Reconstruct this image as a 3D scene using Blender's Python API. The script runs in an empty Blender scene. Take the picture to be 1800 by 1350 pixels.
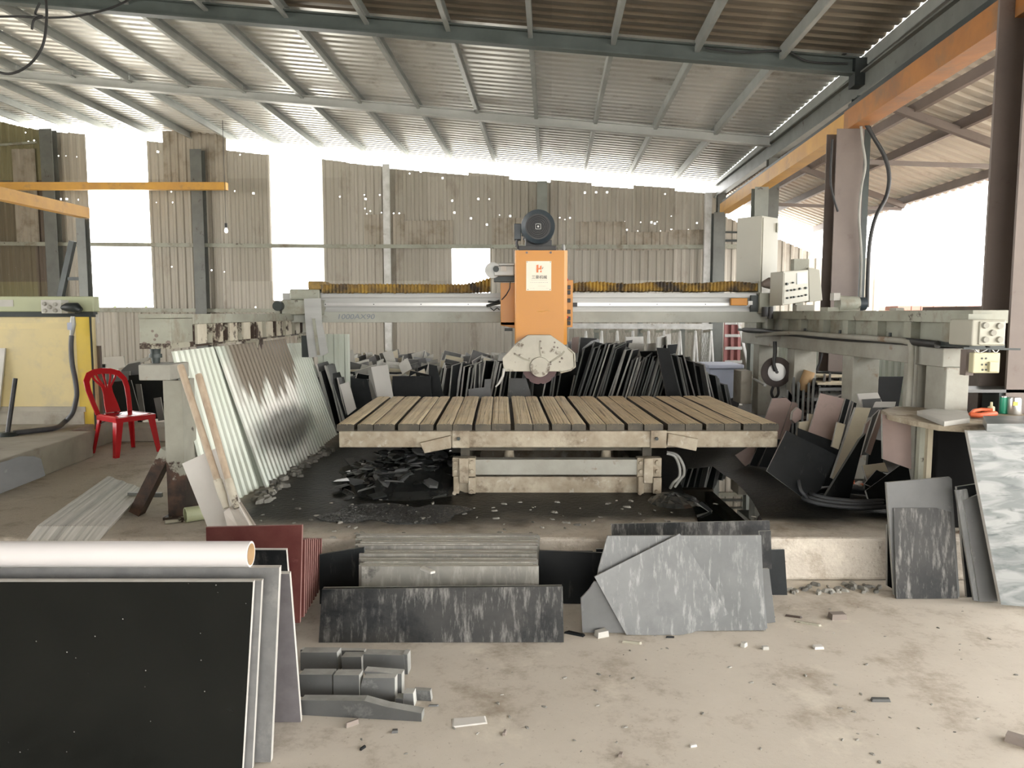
import bpy, math, random
from mathutils import Vector, Matrix
R = math.radians
sc = bpy.context.scene
col = sc.collection
# ---------------------------------------------------------------- camera, sky, exposure
F = 1350.0; CX = 900.0; CY = 675.0; PITCH = math.atan(125.0 / 1350.0); H = 1.65
cam_d = bpy.data.cameras.new('camera'); cam = bpy.data.objects.new('camera', cam_d); col.objects.link(cam)
cam_d.sensor_width = 36; cam_d.lens = 36 * F / 1800; cam_d.clip_end = 300
cam.location = (0, 0, H); cam.rotation_euler = (math.pi / 2 - PITCH, 0, 0)
sc.camera = cam
w = bpy.data.worlds.new('sky'); sc.world = w; w.use_nodes = True
bg = w.node_tree.nodes['Background']; bg.inputs[0].default_value = (1.0, 0.985, 0.96, 1); bg.inputs[1].default_value = 5.0
sc.view_settings.view_transform = 'Standard'; sc.view_settings.look = 'None'
sc.view_settings.exposure = 0.95; sc.view_settings.gamma = 1.0; sc.view_settings.use_curve_mapping = False
try:
    sc.cycles.use_denoising = True
    sc.cycles.max_bounces = 8; sc.cycles.diffuse_bounces = 5; sc.cycles.glossy_bounces = 3
    sc.cycles.sample_clamp_indirect = 6
except Exception: pass

# ---------------------------------------------------------------- geometry helpers
cp, sp = math.cos(PITCH), math.sin(PITCH)
def ray(px, py):
    a = (px - CX) / F; b = (CY - py) / F
    return Vector((a, cp + b * sp, -sp + b * cp))
def W(px, py, Y):
    d = ray(px, py); return Vector((0, 0, H)) + d * (Y / d.y)
def G(px, py, z=0.0):
    d = ray(px, py); return Vector((0, 0, H)) + d * ((z - H) / d.z)
def wl(o):
    v = Vector((0, 0, 0))
    while o: v += o.location; o = o.parent
    return v
class MB:
    def __init__(s, T=None): s.v = []; s.f = []; s.m = []; s.sm = []; s.T = T
    def add(s, vs, fs, mi=0, smooth=False):
        n = len(s.v)
        for p in vs:
            p = Vector(p); s.v.append(s.T @ p if s.T else p)
        for i, f in enumerate(fs):
            s.f.append([n + k for k in f]); s.m.append(mi if isinstance(mi, int) else mi[i]); s.sm.append(smooth)
        return s
    def hexa(s, a, b, mi=0):   # two quads a (4 pts) and b (4 pts)
        return s.add(list(a) + list(b), [(0, 1, 2, 3), (7, 6, 5, 4), (0, 4, 5, 1), (1, 5, 6, 2), (2, 6, 7, 3), (3, 7, 4, 0)], mi)
    def box(s, x0, x1, y0, y1, z0, z1, mi=0):
        return s.hexa([(x0, y0, z0), (x1, y0, z0), (x1, y0, z1), (x0, y0, z1)], [(x0, y1, z0), (x1, y1, z0), (x1, y1, z1), (x0, y1, z1)], mi)
    def pbox(s, px0, py0, px1, py1, Y, d, mi=0):   # box whose front face fills a pixel rectangle at depth Y
        m = (py0 + py1) / 2; a = W(px0, m, Y); b = W(px1, m, Y)
        return s.box(a.x, b.x, Y, Y + d, W(px0, py1, Y).z, W(px1, py0, Y).z, mi)
    def beam(s, p0, p1, wd, ht, mi=0, off=0.0):    # p0,p1 centre line; wd horizontal width, ht height
        p0 = Vector(p0); p1 = Vector(p1); d = (p1 - p0).normalized()
        up = Vector((0, 0, 1)) if abs(d.z) < 0.9 else Vector((0, 1, 0))
        r = d.cross(up).normalized(); u = r.cross(d).normalized()
        q = [(-.5, -.5), (.5, -.5), (.5, .5), (-.5, .5)]
        return s.hexa([p0 + r * wd * a + u * (ht * b + off) for a, b in q], [p1 + r * wd * a + u * (ht * b + off) for a, b in q], mi)
    def cyl(s, p0, p1, r0, r1=None, n=16, mi=0, caps=True, smooth=True):
        p0 = Vector(p0); p1 = Vector(p1); r1 = r0 if r1 is None else r1
        d = (p1 - p0).normalized(); up = Vector((0, 0, 1)) if abs(d.z) < 0.9 else Vector((0, 1, 0))
        a = d.cross(up).normalized(); b = a.cross(d)
        vs = [p0 + (a * math.cos(2 * math.pi * i / n) + b * math.sin(2 * math.pi * i / n)) * r0 for i in range(n)]
        vs += [p1 + (a * math.cos(2 * math.pi * i / n) + b * math.sin(2 * math.pi * i / n)) * r1 for i in range(n)]
        s.add(vs, [(i, (i + 1) % n, n + (i + 1) % n, n + i) for i in range(n)], mi, smooth)
        if caps: s.add(vs, [tuple(range(n))[::-1], tuple(range(n, 2 * n))], mi)
        return s
    def tube(s, pts, r, n=8, mi=0):
        pts = [Vector(p) for p in pts]; rings = []
        rr = r if isinstance(r, (list, tuple)) else [r] * len(pts)
        pa = None
        for i, p in enumerate(pts):
            d = (pts[min(i + 1, len(pts) - 1)] - pts[max(i - 1, 0)]).normalized()
            if pa is None:
                up = Vector((0, 0, 1)) if abs(d.z) < 0.9 else Vector((0, 1, 0)); a = d.cross(up).normalized()
            else:
                a = (pa - d * pa.dot(d)).normalized()
            pa = a; b = a.cross(d)
            rings += [p + (a * math.cos(2 * math.pi * k / n) + b * math.sin(2 * math.pi * k / n)) * rr[i] for k in range(n)]
        fs = [(i * n + k, i * n + (k + 1) % n, (i + 1) * n + (k + 1) % n, (i + 1) * n + k) for i in range(len(pts) - 1) for k in range(n)]
        s.add(rings, fs, mi, True)
        m = len(rings); s.add(rings, [tuple(range(n))[::-1], tuple(range(m - n, m))], mi)
        return s
    def prism(s, poly, n, t, mi=0, me=None):   # polygon of 3D points pushed back by -n*t
        a = [Vector(p) for p in poly]; b = [p - Vector(n) * t for p in a]; k = len(a)
        s.add(a + b, [tuple(range(k))] + [tuple(range(k, 2 * k))[::-1]] + [(i, k + i, k + (i + 1) % k, (i + 1) % k) for i in range(k)], [mi, mi] + [mi if me is None else me] * k)
        return s
    def build(s, name, mats, parent=None, origin=None, bevel=0.0, seg=2, smooth=False):
        if not isinstance(mats, (list, tuple)): mats = [mats]
        if origin is None:
            if parent: origin = wl(parent)
            else:
                xs = [p.x for p in s.v]; ys = [p.y for p in s.v]; zs = [p.z for p in s.v]
                origin = Vector(((min(xs) + max(xs)) / 2, (min(ys) + max(ys)) / 2, min(zs)))
        origin = Vector(origin)
        me = bpy.data.meshes.new(name); me.from_pydata([tuple(p - origin) for p in s.v], [], s.f); 
        for m in mats: me.materials.append(m)
        for p, mi, sm in zip(me.polygons, s.m, s.sm): p.material_index = mi; p.use_smooth = sm or smooth
        me.validate(); me.update()
        import bmesh
        b = bmesh.new(); b.from_mesh(me); bmesh.ops.remove_doubles(b, verts=b.verts, dist=1e-5) if s.sm and any(s.sm) is False else None
        bmesh.ops.recalc_face_normals(b, faces=b.faces); b.to_mesh(me); b.free()
        o = bpy.data.objects.new(name, me); col.objects.link(o)
        o.location = origin - (wl(parent) if parent else Vector((0, 0, 0)))
        if parent: o.parent = parent
        if bevel:
            bv = o.modifiers.new('bevel', 'BEVEL'); bv.width = bevel; bv.segments = seg; bv.limit_method = 'ANGLE'
        return o
def tag(o, label=None, cat=None, group=None, kind=None):
    if label: o['label'] = label
    if cat: o['category'] = cat
    if group: o['group'] = group
    if kind: o['kind'] = kind
    return o
def thing(name, label, cat, loc, group=None):
    o = bpy.data.objects.new(name, None); col.objects.link(o); o.location = loc; o.empty_display_size = .1
    return tag(o, label, cat, group)
def struct(o, label=None, cat=None): return tag(o, label, cat, None, 'structure')

# ---------------------------------------------------------------- materials
def nodes(name):
    m = bpy.data.materials.new(name); m.use_nodes = True; nt = m.node_tree
    return m, nt, nt.nodes['Principled BSDF']
def c4(c): return (c[0], c[1], c[2], 1)
def coord(nt, stretch=(1, 1, 1), rnd=True):
    tc = nt.nodes.new('ShaderNodeTexCoord'); mp = nt.nodes.new('ShaderNodeMapping'); mp.inputs['Scale'].default_value = stretch
    nt.links.new(tc.outputs['Object'], mp.inputs[0])
    if rnd:
        oi = nt.nodes.new('ShaderNodeObjectInfo'); ml = nt.nodes.new('ShaderNodeMath'); ml.operation = 'MULTIPLY'; ml.inputs[1].default_value = 37.0
        nt.links.new(oi.outputs['Random'], ml.inputs[0]); nt.links.new(ml.outputs[0], mp.inputs['Location'])
    return mp.outputs[0]
def noise(nt, vec, scale, detail=6, rough=.6):
    n = nt.nodes.new('ShaderNodeTexNoise'); n.inputs['Scale'].default_value = scale; n.inputs['Detail'].default_value = detail; n.inputs['Roughness'].default_value = rough
    nt.links.new(vec, n.inputs['Vector']); return n.outputs['Fac']
def ramp(nt, fac, a, b, ca=(0, 0, 0), cb=(1, 1, 1)):
    r = nt.nodes.new('ShaderNodeValToRGB'); r.color_ramp.elements[0].position = a; r.color_ramp.elements[1].position = b
    r.color_ramp.elements[0].color = c4(ca); r.color_ramp.elements[1].color = c4(cb); nt.links.new(fac, r.inputs[0]); return r.outputs[0]
def mix(nt, fac, a, b, mode='MIX'):
    m = nt.nodes.new('ShaderNodeMix'); m.data_type = 'RGBA'; m.blend_type = mode
    if isinstance(fac, (int, float)): m.inputs[0].default_value = fac
    else: nt.links.new(fac, m.inputs[0])
    for k, x in ((6, a), (7, b)):
        if isinstance(x, (tuple, list)): m.inputs[k].default_value = c4(x)
        else: nt.links.new(x, m.inputs[k])
    return m.outputs[2]
def bump(nt, b, h, strength=.3, dist=.01):
    n = nt.nodes.new('ShaderNodeBump'); n.inputs['Strength'].default_value = strength; n.inputs['Distance'].default_value = dist
    nt.links.new(h, n.inputs['Height']); nt.links.new(n.outputs[0], b.inputs['Normal'])
def mk(name, c1, c2=None, scale=6, rough=.6, metal=0.0, stain=None, stain2=None, stretch=(1, 1, 1), bmp=.15, bdist=.004, jitter=0.0, lohi=(.35, .65), specks=None, spec=.5):
    m, nt, b = nodes(name); vec = coord(nt, stretch)
    c2 = c2 or tuple(x * .8 for x in c1)
    n1 = noise(nt, vec, scale); out = mix(nt, ramp(nt, n1, lohi[0], lohi[1]), c1, c2)
    if stain:
        cs, ss, a, bb = stain[:4]; sv = coord(nt, stain[4] if len(stain) > 4 else stretch)
        out = mix(nt, ramp(nt, noise(nt, sv, ss, 8, .7), a, bb), out, cs)
    if stain2:
        cs, ss, a, bb = stain2[:4]; sv = coord(nt, stain2[4] if len(stain2) > 4 else stretch)
        out = mix(nt, ramp(nt, noise(nt, sv, ss, 8, .7), a, bb), out, cs)
    if specks:
        v = nt.nodes.new('ShaderNodeTexVoronoi'); v.inputs['Scale'].default_value = specks[1]; nt.links.new(coord(nt), v.inputs['Vector'])
        wn = nt.nodes.new('ShaderNodeSeparateColor'); nt.links.new(v.outputs['Color'], wn.inputs[0])
        k = mix(nt, ramp(nt, v.outputs['Distance'], specks[2], specks[2] + .03, (1, 1, 1), (0, 0, 0)), (0, 0, 0), ramp(nt, wn.outputs[0], .6, .95))
        out = mix(nt, k, out, specks[0])
    if jitter:
        oi = nt.nodes.new('ShaderNodeObjectInfo'); mr = nt.nodes.new('ShaderNodeMapRange'); mr.inputs[3].default_value = 1 - jitter; mr.inputs[4].default_value = 1 + jitter
        nt.links.new(oi.outputs['Random'], mr.inputs[0]); hs = nt.nodes.new('ShaderNodeHueSaturation'); nt.links.new(mr.outputs[0], hs.inputs['Value']); nt.links.new(out, hs.inputs['Color']); out = hs.outputs[0]
    nt.links.new(out, b.inputs['Base Color']); b.inputs['Roughness'].default_value = rough; b.inputs['Metallic'].default_value = metal
    b.inputs['Specular IOR Level'].default_value = spec
    if bmp: bump(nt, b, noise(nt, vec, scale * 4, 6, .65), bmp, bdist)
    return m
RUST = (.035, .02, .012); DIRT = (.16, .12, .075); BLK = (.012, .013, .014)
M = {}
M['green_grey'] = mk('green_grey_paint', (.15, .16, .145), (.115, .12, .11), 3, .5, 0, (RUST, 5, .62, .70), bmp=.1)
def post_mat():
    m, nt, b = nodes('half_rusted_post_paint'); vec = coord(nt, (1, 1, 1), False); sx = nt.nodes.new('ShaderNodeSeparateXYZ'); nt.links.new(vec, sx.inputs[0])
    base = mix(nt, ramp(nt, noise(nt, vec, 3), .35, .65), (.34, .335, .28), (.25, .245, .20))
    k = nt.nodes.new('ShaderNodeMath'); k.operation = 'MULTIPLY_ADD'; k.inputs[1].default_value = .75; nt.links.new(noise(nt, vec, 4, 8, .7), k.inputs[0]); nt.links.new(sx.outputs['Z'], k.inputs[2])
    out = mix(nt, ramp(nt, k.outputs[0], .70, .73), mix(nt, ramp(nt, noise(nt, vec, 9), .4, .7), (.022, .015, .011), (.10, .05, .03)), base)
    out = mix(nt, ramp(nt, noise(nt, vec, 11, 8, .7), .66, .69), out, (.03, .02, .014))
    nt.links.new(out, b.inputs['Base Color']); b.inputs['Roughness'].default_value = .6; bump(nt, b, noise(nt, vec, 12), .25, .004); return m
M['rail'] = mk('worn_machine_paint', (.34, .35, .29), (.25, .25, .2), 2.5, .5, 0, (DIRT, 3, .52, .72), (RUST, 7, .62, .68), bmp=.12)
M['rusty'] = mk('flaking_paint', (.55, .52, .42), (.4, .36, .28), 4, .6, 0, (RUST, 5, .52, .58), bmp=.3)
M['post'] = mk('rusted_post_paint', (.36, .35, .28), (.28, .26, .2), 3, .55, 0, (RUST, 2.6, .5, .53), bmp=.3)
M['post2'] = post_mat()
M['dark_steel'] = mk('dark_steel', (.035, .045, .042), (.02, .025, .025), 3, .45, .2)
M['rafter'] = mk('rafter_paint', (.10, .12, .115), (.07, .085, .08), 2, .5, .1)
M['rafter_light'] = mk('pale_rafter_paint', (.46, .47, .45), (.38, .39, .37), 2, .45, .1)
M['purlin'] = mk('galvanised_purlin', (.42, .44, .42), (.32, .34, .33), 2, .4, .3)
M['column'] = mk('column_paint', (.26, .28, .25), (.2, .21, .19), 2, .5, 0, (RUST, 4, .66, .72))
M['brown_col'] = mk('brown_column_paint', (.19, .155, .135), (.155, .125, .11), 2, .6, 0, ((.12, .08, .06), 4, .6, .75))
M['crane_y'] = mk('yellow_crane_paint', (.62, .33, .05), (.5, .26, .05), 2, .5, 0, (DIRT, 3, .55, .8))
M['crane_b'] = mk('shaded_crane_paint', (.42, .17, .035), (.3, .12, .03), 2, .55, 0, (DIRT, 3, .5, .8))  # crane yellow darkened to orange-brown, the near beam's shade put into the colour
M['yellow'] = mk('yellow_machine_paint', (.54, .215, .006), (.49, .195, .006), 1.5, .38, 0, ((.45, .2, .04), 3, .68, .85), bmp=.03)
M['gun'] = mk('grey_cast_paint', (.52, .50, .42), (.42, .40, .33), 3, .5, 0, ((.10, .07, .045), 7, .55, .64), bmp=.3)
M['silver'] = mk('brushed_steel', (.42, .425, .41), (.33, .335, .32), 2, .42, .25, stretch=(.3, 1, 4))
M['chrome'] = mk('ground_steel', (.5, .5, .49), (.42, .42, .41), 2, .28, .5)
M['beam_lo'] = mk('gantry_lower_paint', (.40, .41, .36), (.3, .31, .27), 2, .5, 0, ((.2, .18, .13), 3, .55, .75))
M['bellows'] = mk('yellow_brown_bellows', (.42, .27, .05), (.15, .10, .05), 7, .7, 0, ((.06, .05, .04), 4, .5, .62), bmp=.4)
M['motor'] = mk('dark_motor_paint', (.035, .05, .06), (.02, .03, .04), 5, .4, 0, ((.15, .16, .16), 8, .64, .8))
M['black'] = mk('black_rubber', (.015, .016, .018), (.03, .03, .03), 6, .5)
M['white'] = mk('white_enamel', (.5, .49, .45), (.42, .41, .37), 3, .4, 0, ((.4, .36, .28), 5, .62, .8), bmp=.03)
M['cab'] = mk('cream_cabinet_paint', (.42, .41, .34), (.37, .36, .30), 1, .45, 0, ((.25, .22, .16), 4, .66, .8), bmp=.03)
M['cream'] = mk('cream_plastic', (.52, .48, .30), (.45, .42, .27), 4, .45, bmp=.02)
M['steel_dirty'] = mk('slurry_caked_steel', (.44, .39, .30), (.27, .22, .155), 5, .75, 0, ((.11, .075, .045), 4, .53, .70), ((.60, .57, .50), 9, .58, .75), bmp=.6, bdist=.006)
M['pale'] = mk('pale_caked_steel', (.36, .355, .31), (.26, .25, .21), 3, .7, 0, ((.2, .13, .08), 5, .6, .7), bmp=.4, bdist=.006)
M['mudwood'] = mk('mud_stained_end_wood', (.10, .085, .06), (.05, .045, .035), 6, .7, 0, ((.25, .2, .13), 5, .6, .75), bmp=.4)
M['edge'] = mk('sawn_stone_edge', (.42, .42, .39), (.28, .28, .26), 9, .8, jitter=.3)
M['edge_w'] = mk('white_sawn_edge', (.56, .545, .51), (.45, .435, .40), 9, .8, jitter=.1)
M['edge_p'] = mk('dust_covered_top_edge', (.44, .42, .37), (.34, .325, .29), 9, .85, jitter=.15)
M['edge_d'] = mk('dark_sawn_edge', (.13, .135, .13), (.08, .085, .08), 9, .7, jitter=.3)
STREAK = (3, 3, .45)
M['s_black'] = mk('black_polished_granite', (.006, .007, .0065), (.009, .01, .009), 4, .2, 0, specks=((.55, .55, .5), 30, .045), bmp=.02, spec=.3)
M['s_dark'] = mk('dark_stone_face', (.010, .0115, .012), (.019, .021, .022), 3, .4, 0, ((.12, .12, .11), 6, .62, .88, STREAK), jitter=.5, spec=.12)
M['s_dusty'] = mk('dusty_black_stone', (.020, .021, .021), (.052, .051, .048), 2.5, .4, 0, ((.30, .29, .27), 9, .50, .80, (3.5, 3, .55)), ((.010, .011, .012), 1.6, .50, .62), bmp=.2, spec=.2)
M['s_dust'] = mk('slurry_dusted_stone', (.26, .25, .22), (.17, .165, .15), 3, .8, 0, ((.40, .385, .34), 8, .5, .75, (3, 3, .6)), ((.06, .058, .052), 5, .6, .72), bmp=.3)
M['s_grey'] = mk('grey_dusty_slate', (.165, .17, .167), (.10, .105, .104), 2.2, .42, 0, ((.38, .385, .37), 9, .52, .76, (3.2, 3, .4)), ((.09, .095, .095), 2, .56, .7), bmp=.25, jitter=.08)
M['s_mid'] = mk('mid_grey_stone', (.12, .122, .12), (.08, .082, .08), 3, .5, 0, ((.28, .28, .27), 6, .6, .8), jitter=.3)
M['s_pale'] = mk('pale_stone_face', (.50, .49, .45), (.38, .37, .33), 3, .6, 0, jitter=.25)
M['s_white'] = mk('white_stone_face', (.62, .60, .56), (.55, .53, .49), 2, .45, 0, jitter=.06)
M['s_pink'] = mk('pinkish_brown_stone', (.34, .25, .22), (.27, .20, .18), 3, .6, 0, ((.2, .17, .15), 5, .6, .8), jitter=.15)
M['s_red'] = mk('red_granite_face', (.085, .022, .02), (.12, .04, .034), 9, .35, 0, ((.30, .14, .12), 4, .6, .8))
M['e_red'] = mk('red_granite_edge', (.30, .17, .15), (.22, .12, .105), 9, .7)
M['s_beige'] = mk('beige_stone_face', (.52, .47, .34), (.44, .39, .29), 3, .6, 0, jitter=.1)
M['s_backing'] = mk('grey_slab_back', (.17, .17, .165), (.13, .13, .127), 12, .8, 0, ((.25, .25, .235), 4, .6, .8))
M['s_purple'] = mk('brownish_grey_slab_back', (.15, .14, .145), (.12, .11, .115), 12, .7)
M['red'] = mk('red_plastic', (.50, .012, .018), (.42, .01, .015), 2, .22, bmp=.0)
M['wood_handle'] = mk('dusty_wooden_handle', (.46, .37, .27), (.36, .28, .2), 5, .65, 0, ((.2, .13, .08), 5, .62, .75), stretch=(4, 4, .5))
M['shovel'] = mk('dusty_shovel_blade', (.62, .58, .52), (.5, .46, .4), 4, .6)
M['paper'] = mk('white_vinyl_roll', (.68, .655, .645), (.66, .635, .625), 2, .5, bmp=.0)
M['card'] = mk('cardboard_core', (.45, .30, .16), (.38, .25, .13), 8, .9)
M['ym'] = mk('pale_yellow_machine_paint', (.66, .55, .28), (.58, .49, .27), 1.2, .5, 0, ((.42, .38, .28), 1.6, .52, .75), ((.3, .22, .1), 3, .66, .8), bmp=.08)
M['ym2'] = mk('bright_yellow_machine_paint', (.72, .52, .06), (.6, .44, .08), 2, .5, 0, ((.4, .34, .2), 3, .55, .75))
M['greenish'] = mk('pale_green_machine_paint', (.42, .45, .28), (.36, .38, .25), 2, .5, 0, ((.5, .3, .12), 3, .68, .75))
M['conc'] = mk('weathered_concrete', (.42, .39, .33), (.30, .28, .23), 2, .85, 0, ((.16, .13, .1), 1.6, .55, .75), bmp=.3)
M['conc_b'] = mk('brown_stained_concrete', (.26, .22, .19), (.18, .15, .13), 2, .85, 0, ((.36, .33, .28), 4, .6, .75), bmp=.3)
M['bin'] = mk('blue_grey_plastic', (.40, .43, .52), (.35, .38, .46), 3, .5)
M['bluered'] = mk('faded_red_steel', (.42, .17, .16), (.33, .14, .13), 4, .6)
M['rackwhite'] = mk('white_rack_paint', (.7, .7, .68), (.5, .5, .47), 5, .5, 0, ((.25, .2, .15), 6, .62, .72))
M['hose'] = mk('grey_rubber_hose', (.07, .075, .08), (.05, .05, .055), 6, .5)
M['hose_l'] = mk('pale_rubber_hose', (.36, .36, .33), (.28, .28, .25), 6, .55)
M['green_bottle'] = mk('green_tin', (.02, .30, .18), (.02, .25, .15), 4, .35)
M['tin'] = mk('silver_tin', (.6, .6, .58), (.45, .45, .43), 4, .25, .8)
M['orange'] = mk('orange_plastic', (.75, .16, .06), (.65, .13, .05), 4, .5)
M['brick'] = mk('reddish_outdoor_stack', (.45, .22, .17), (.35, .18, .14), 3, .8)
M['leaf'] = mk('bright_leaf', (.25, .4, .06), (.16, .3, .05), 4, .6)
M['ink'] = mk('dark_ink', (.06, .06, .065), (.05, .05, .055), 4, .6)
M['ink_o'] = mk('orange_ink', (.72, .22, .08), (.7, .2, .07), 4, .5)
M['ink_b'] = mk('faded_blue_marker', (.17, .20, .24), (.2, .23, .26), 9, .6)
M['ink_g'] = mk('pale_grey_ink', (.48, .46, .40), (.45, .43, .38), 9, .6)
M['void'] = mk('underbench_shade_black', (.008, .008, .008), (.012, .012, .012), 3, .95, spec=.05)  # near-black colour that stands in for the shade under the workbench
M['shard'] = mk('wet_black_shard', (.018, .02, .02), (.04, .042, .04), 5, .12, 0, ((.3, .29, .26), 5, .62, .75), jitter=.4)
M['gravel'] = mk('wet_black_gravel', (.012, .013, .012), (.03, .03, .027), 20, .12, 0, ((.3, .3, .27), 40, .60, .66), bmp=1.0, bdist=.03, spec=.8)
M['rubble'] = mk('grey_rubble', (.26, .25, .22), (.16, .155, .135), 6, .8, jitter=.5)
M['blade'] = mk('reddish_blade_rim', (.10, .04, .04), (.07, .03, .03), 8, .5)
M['wheel'] = mk('brown_abrasive_wheel', (.055, .04, .035), (.04, .03, .027), 12, .7)
m, nt, b = nodes('screen_grey'); b.inputs['Base Color'].default_value = (.45, .5, .5, 1); b.inputs['Roughness'].default_value = .15; M['screen'] = m
# lamp glass
m, nt, b = nodes('bulb_glass'); b.inputs['Base Color'].default_value = (.9, .9, .85, 1); b.inputs['Roughness'].default_value = .1; b.inputs['Emission Color'].default_value = (1, .97, .9, 1); b.inputs['Emission Strength'].default_value = 1.5; M['bulb'] = m
M['flash'] = mk('rusty_flashing', (.32, .27, .22), (.2, .16, .13), 1.5, .6, .1, ((.12, .05, .03), 1.2, .55, .7))
# front floor
def floor_mat(name, wet):
    m, nt, b = nodes(name); vec = coord(nt, (1, 1, 1), False)
    base = mix(nt, ramp(nt, noise(nt, vec, .8, 10, .7), .3, .7), (.58, .53, .455), (.46, .415, .35))
    base = mix(nt, ramp(nt, noise(nt, vec, 3.2, 10, .75), .52, .72), base, (.29, .24, .18))
    base = mix(nt, ramp(nt, noise(nt, vec, 40, 4, .7), .62, .75), base, (.24, .2, .15))
    base = mix(nt, ramp(nt, noise(nt, vec, 1.7, 9, .7), .58, .7), base, (.62, .57, .48))
    rough = .75
    if wet:
        sx = nt.nodes.new('ShaderNodeSeparateXYZ'); nt.links.new(vec, sx.inputs[0])
        def mr(o, a, b_, c, d):
            k = nt.nodes.new('ShaderNodeMapRange'); k.interpolation_type = 'SMOOTHSTEP'; k.inputs[1].default_value = a; k.inputs[2].default_value = b_; k.inputs[3].default_value = c; k.inputs[4].default_value = d; nt.links.new(o, k.inputs[0]); return k.outputs[0]
        def mul(p, q):
            k = nt.nodes.new('ShaderNodeMath'); k.operation = 'MULTIPLY'; nt.links.new(p, k.inputs[0]); nt.links.new(q, k.inputs[1]); return k.outputs[0]
        n2 = noise(nt, vec, 1.3, 8, .6)
        ad = nt.nodes.new('ShaderNodeMath'); ad.operation = 'MULTIPLY_ADD'; ad.inputs[1].default_value = .9; nt.links.new(n2, ad.inputs[0]); nt.links.new(sx.outputs['Y'], ad.inputs[2])
        ax = nt.nodes.new('ShaderNodeMath'); ax.operation = 'MULTIPLY_ADD'; ax.inputs[1].default_value = .5; nt.links.new(n2, ax.inputs[0]); nt.links.new(sx.outputs['X'], ax.inputs[2])
        mask = mul(mr(ad.outputs[0], 5.15, 5.65, 0, 1), mr(ax.outputs[0], -1.95, -1.5, 0, 1))
        dark = mix(nt, ramp(nt, noise(nt, vec, 5, 8, .7), .4, .7), (.008, .009, .008), (.030, .028, .022))
        base = mix(nt, mask, base, dark)
        rr = nt.nodes.new('ShaderNodeMapRange'); rr.inputs[3].default_value = .8; rr.inputs[4].default_value = .4; nt.links.new(mask, rr.inputs[0]); nt.links.new(rr.outputs[0], b.inputs['Roughness'])
        bump(nt, b, noise(nt, vec, 26, 5, .6), .55, .02); b.inputs['Specular IOR Level'].default_value = .18
    else:
        b.inputs['Roughness'].default_value = rough; bump(nt, b, noise(nt, vec, 9, 10, .7), .35, .012)
    nt.links.new(base, b.inputs['Base Color']); return m
M['floor'] = floor_mat('dusty_concrete_floor', False); M['platform'] = floor_mat('slurry_stained_concrete', True)
# water
m, nt, b = nodes('still_water'); b.inputs['Base Color'].default_value = (.006, .008, .007, 1); b.inputs['Roughness'].default_value = .02; b.inputs['Specular IOR Level'].default_value = 1.0; b.inputs['IOR'].default_value = 1.6; M['water'] = m
# corrugated sheets
def sheet_mat(name, ca, cb, wdt, metal=.3, rough=.45, axis='X', dirt=(.16, .12, .085), left=False, dscale=1.5, dth=(.55, .8)):
    m, nt, b = nodes(name); vec = coord(nt, (1, 1, 1), False)
    sx = nt.nodes.new('ShaderNodeSeparateXYZ'); nt.links.new(vec, sx.inputs[0])
    dv = nt.nodes.new('ShaderNodeMath'); dv.operation = 'DIVIDE'; dv.inputs[1].default_value = wdt; nt.links.new(sx.outputs[axis], dv.inputs[0])
    fl = nt.nodes.new('ShaderNodeMath'); fl.operation = 'FLOOR'; nt.links.new(dv.outputs[0], fl.inputs[0])
    zz = nt.nodes.new('ShaderNodeMath'); zz.operation = 'DIVIDE'; zz.inputs[1].default_value = 2.4; nt.links.new(sx.outputs['Z' if axis == 'X' else 'X'], zz.inputs[0])
    fz = nt.nodes.new('ShaderNodeMath'); fz.operation = 'FLOOR'; nt.links.new(zz.outputs[0], fz.inputs[0])
    cb_ = nt.nodes.new('ShaderNodeCombineXYZ'); nt.links.new(fl.outputs[0], cb_.inputs[0]); nt.links.new(fz.outputs[0], cb_.inputs[1])
    wn = nt.nodes.new('ShaderNodeTexWhiteNoise'); nt.links.new(cb_.outputs[0], wn.inputs['Vector'])
    out = mix(nt, wn.outputs['Value'], ca, cb)
    out = mix(nt, ramp(nt, noise(nt, coord(nt, (1, 1, .35), False), dscale, 8, .7), dth[0], dth[1]), out, dirt)
    if left:
        k = nt.nodes.new('ShaderNodeMapRange'); k.inputs[1].default_value = -11.8; k.inputs[2].default_value = -11.75; k.inputs[3].default_value = .9; k.inputs[4].default_value = 0; nt.links.new(sx.outputs['X'], k.inputs[0])
        out = mix(nt, k.outputs[0], out, mix(nt, ramp(nt, wn.outputs['Value'], .3, .6), (.10, .07, .05), (.22, .2, .1)))
    nt.links.new(out, b.inputs['Base Color']); b.inputs['Metallic'].default_value = metal; b.inputs['Roughness'].default_value = rough
    return m
M['wall'] = sheet_mat('weathered_wall_sheets', (.46, .43, .37), (.33, .305, .255), .95, .15, .55, left=True)
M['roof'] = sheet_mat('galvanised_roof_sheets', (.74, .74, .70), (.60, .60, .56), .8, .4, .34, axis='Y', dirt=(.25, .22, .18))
M['roof_shaded'] = sheet_mat('brown_shaded_roof_sheets', (.26, .22, .17), (.20, .165, .125), .8, .5, .4, axis='Y', dirt=(.12, .09, .06))  # brown sheets, coloured darker to carry the shade of the front bay
M['roof2'] = sheet_mat('brown_stained_roof_sheets', (.80, .73, .62), (.72, .65, .55), .8, .05, .6, axis='Y', dirt=(.32, .24, .17))
M['fence'] = sheet_mat('pale_green_sheet', (.54, .57, .50), (.52, .56, .48), 3, .1, .42, dirt=(.50, .56, .46))
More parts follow.
